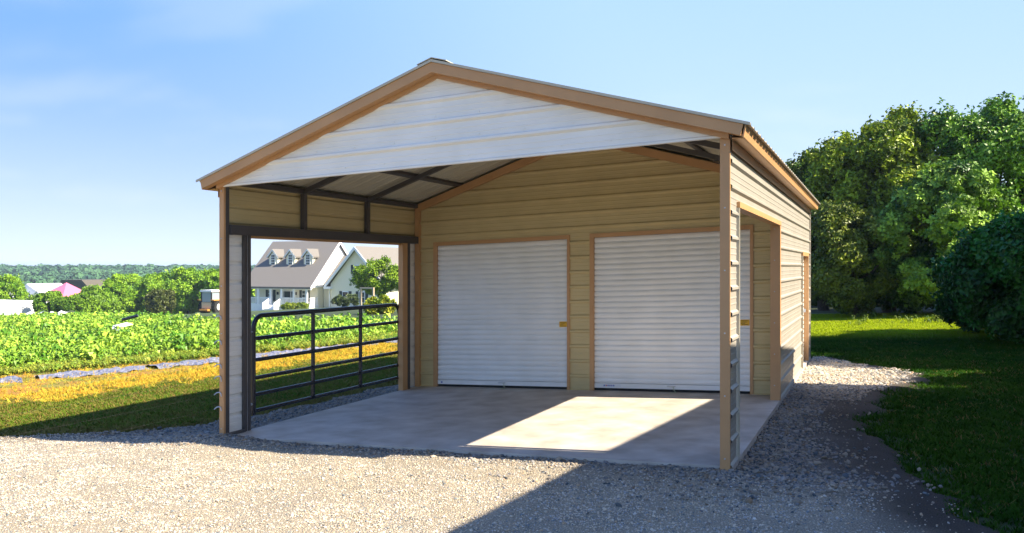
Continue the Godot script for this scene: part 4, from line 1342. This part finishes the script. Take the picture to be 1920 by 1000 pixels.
	tree("yard_shrub", "yellow-green shrub below the light green tree, above the gate", "shrub", "", view(712, 50.0), 0.85, 1.2, 0.0, 10, 1300, 0.9, Color(0.14, 0.22, 0.02), Color(0.36, 0.36, 0.03), 253)
	tree("yard_tree", "bright green tree beside the left end of the porch", "tree", "", view(466, 118.0), 5.2, 2.4, 0.2, 12, 1300, 2.0, fd, fl, 254)

func build_hills() -> void:
	# the far wood on the ridge: one mass of crowns
	var rng := RandomNumberGenerator.new()
	rng.seed = 31
	var shapes := []
	for v in 3:
		var b := Mb.new()
		for k in 110:
			var d := Vector3(rng.randfn(), rng.randfn() + 0.3, rng.randfn()).normalized()
			var p := d * Vector3(1, 0.95, 1) * rng.randf_range(0.75, 1.05)
			var s := d.cross(Vector3(rng.randf_range(-1, 1), rng.randf_range(-1, 1), rng.randf_range(-1, 1))).normalized() * rng.randf_range(0.2, 0.34)
			var u := s.cross(d).normalized() * 0.26
			b.tri(p - s, p + u, p + s)
			b.tri(p - s, p + s, p - u + d * 0.12)
		shapes.append(b.mesh())
	var where := [[], [], []]
	var tints := [PackedColorArray(), PackedColorArray(), PackedColorArray()]
	for k in 15000:
		var t := 430.0 + 560.0 * pow(rng.randf(), 0.8)
		var p := view(rng.randf_range(-700.0, 900.0), t)
		if p.y > 50.0:
			continue
		# leave open fields between the woods lower down
		if t < 640.0 and wob.get_noise_2d(p.x * 0.9, p.z * 0.9) < 0.05:
			continue
		var s := rng.randf_range(2.6, 4.6)
		var i := k % 3
		where[i].append(Transform3D(Basis(Vector3.UP, rng.randf() * TAU).scaled(Vector3(s, s * rng.randf_range(0.9, 1.5), s)), p + Vector3(0, s * 0.7, 0)))
		tints[i].append(Color(0.02, 0.07, 0.035).lerp(Color(0.07, 0.17, 0.06), clampf(rng.randf() + 0.4 * wob.get_noise_2d(p.x * 2.0, p.z * 2.0), 0.0, 1.0)))
	for i in 3:
		scatter("far_woods", shapes[i], M.canopy, where[i], tints[i])

func make_sky() -> PanoramaSkyMaterial:
	# air and thin cirrus: deeper blue away from the sun and higher up, pale towards the horizon
	var n := FastNoiseLite.new()
	n.seed = 4
	n.frequency = 0.9
	n.fractal_octaves = 5
	var w := 1024
	var h := 512
	var im := Image.create(w, h, false, Image.FORMAT_RGBF)
	var sun := Vector3(1, 0.87, -0.06).normalized()
	for j in h:
		var el := PI / 2.0 - PI * (j + 0.5) / h
		for i in w:
			var az := TAU * (i + 0.5) / w
			var dir := Vector3(sin(az) * cos(el), sin(el), -cos(az) * cos(el))
			if el < 0.0:
				im.set_pixel(i, j, Color(0.40, 0.42, 0.40))
				continue
			var near := clampf(0.5 + 0.5 * dir.dot(sun), 0.0, 1.0)
			var t := 1.0 - pow(1.0 - clampf(sin(el), 0.0, 1.0), 5.5)
			var zen := Color(0.07, 0.31, 0.92).lerp(Color(0.36, 0.59, 0.96), smoothstep(0.27, 0.52, near))
			var hor := Color(0.78, 0.88, 0.98).lerp(Color(0.74, 0.87, 0.99), near)
			zen = zen.lerp(Color(0.06, 0.25, 0.86), smoothstep(0.30, 0.75, sin(el)))
			var c := hor.lerp(zen, t)
			c = c.lerp(Color(1.15, 1.15, 1.12), 0.45 * pow(near, 10.0))
			var q := dir / maxf(dir.y + 0.10, 0.05)
			var cl := n.get_noise_3d(q.x * 0.55, q.z * 1.25, 3.0) + 0.25 * n.get_noise_3d(q.x * 2.0, q.z * 3.4, 9.0)
			var veil := smoothstep(0.12, 0.6, cl) * 0.13 * smoothstep(0.0, 0.12, el)
			c = c.lerp(Color(0.93, 0.95, 0.97), veil)
			im.set_pixel(i, j, c)
	var m := PanoramaSkyMaterial.new()
	m.panorama = ImageTexture.create_from_image(im)
	return m

func _ready() -> void:
	# camera
	var cam := Camera3D.new()
	cam.name = "camera"
	cam.position = Vector3(7.076, 2.012, 7.473)
	cam.rotation.y = 0.416
	cam.fov = rad_to_deg(2.0 * atan(500.0 / 1541.9))
	cam.near = 0.1
	cam.far = 4000.0
	add_child(cam)
	cam.current = true
	# sky and exposure
	var env := Environment.new()
	env.background_mode = Environment.BG_SKY
	env.sky = Sky.new()
	env.sky.sky_material = make_sky()
	env.background_energy_multiplier = 0.285
	env.tonemap_mode = Environment.TONE_MAPPER_LINEAR
	env.tonemap_exposure = 4.4
	env.fog_enabled = true
	env.fog_density = 0.00025
	env.fog_light_color = Color(0.80, 0.90, 1.0)
	env.sdfgi_enabled = true
	env.ssao_enabled = true
	env.ssil_enabled = true
	var we := WorldEnvironment.new()
	we.name = "environment"
	we.environment = env
	add_child(we)
	# sun: from the right, a little behind the front
	var sun := DirectionalLight3D.new()
	sun.name = "sun"
	sun.light_energy = 1.05
	sun.light_color = Color(1.0, 0.945, 0.86)
	sun.light_angular_distance = 0.5
	sun.shadow_enabled = true
	sun.sky_mode = DirectionalLight3D.SKY_MODE_LIGHT_ONLY
	add_child(sun)
	sun.look_at_from_position(Vector3.ZERO, Vector3(-1.0, -0.87, 0.06), Vector3.UP)

	wob.seed = 2
	wob.frequency = 0.02
	wob.fractal_octaves = 3
	fine.seed = 8
	fine.frequency = 0.05
	fine.fractal_octaves = 3
	make_materials()
	mat("tinted", lin(0.25, 0.32, 0.36), 0.15)
	mat("shed_roof", lin(0.42, 0.45, 0.50), 0.6)
	build_ground()
	build_garage()
	build_neighbour()
	build_house()
	build_hills()
	build_trees()
	build_farm_background()
	build_tractor()
	build_gate()
	build_wire_fence()
	build_plastic()
	build_ground_cover()
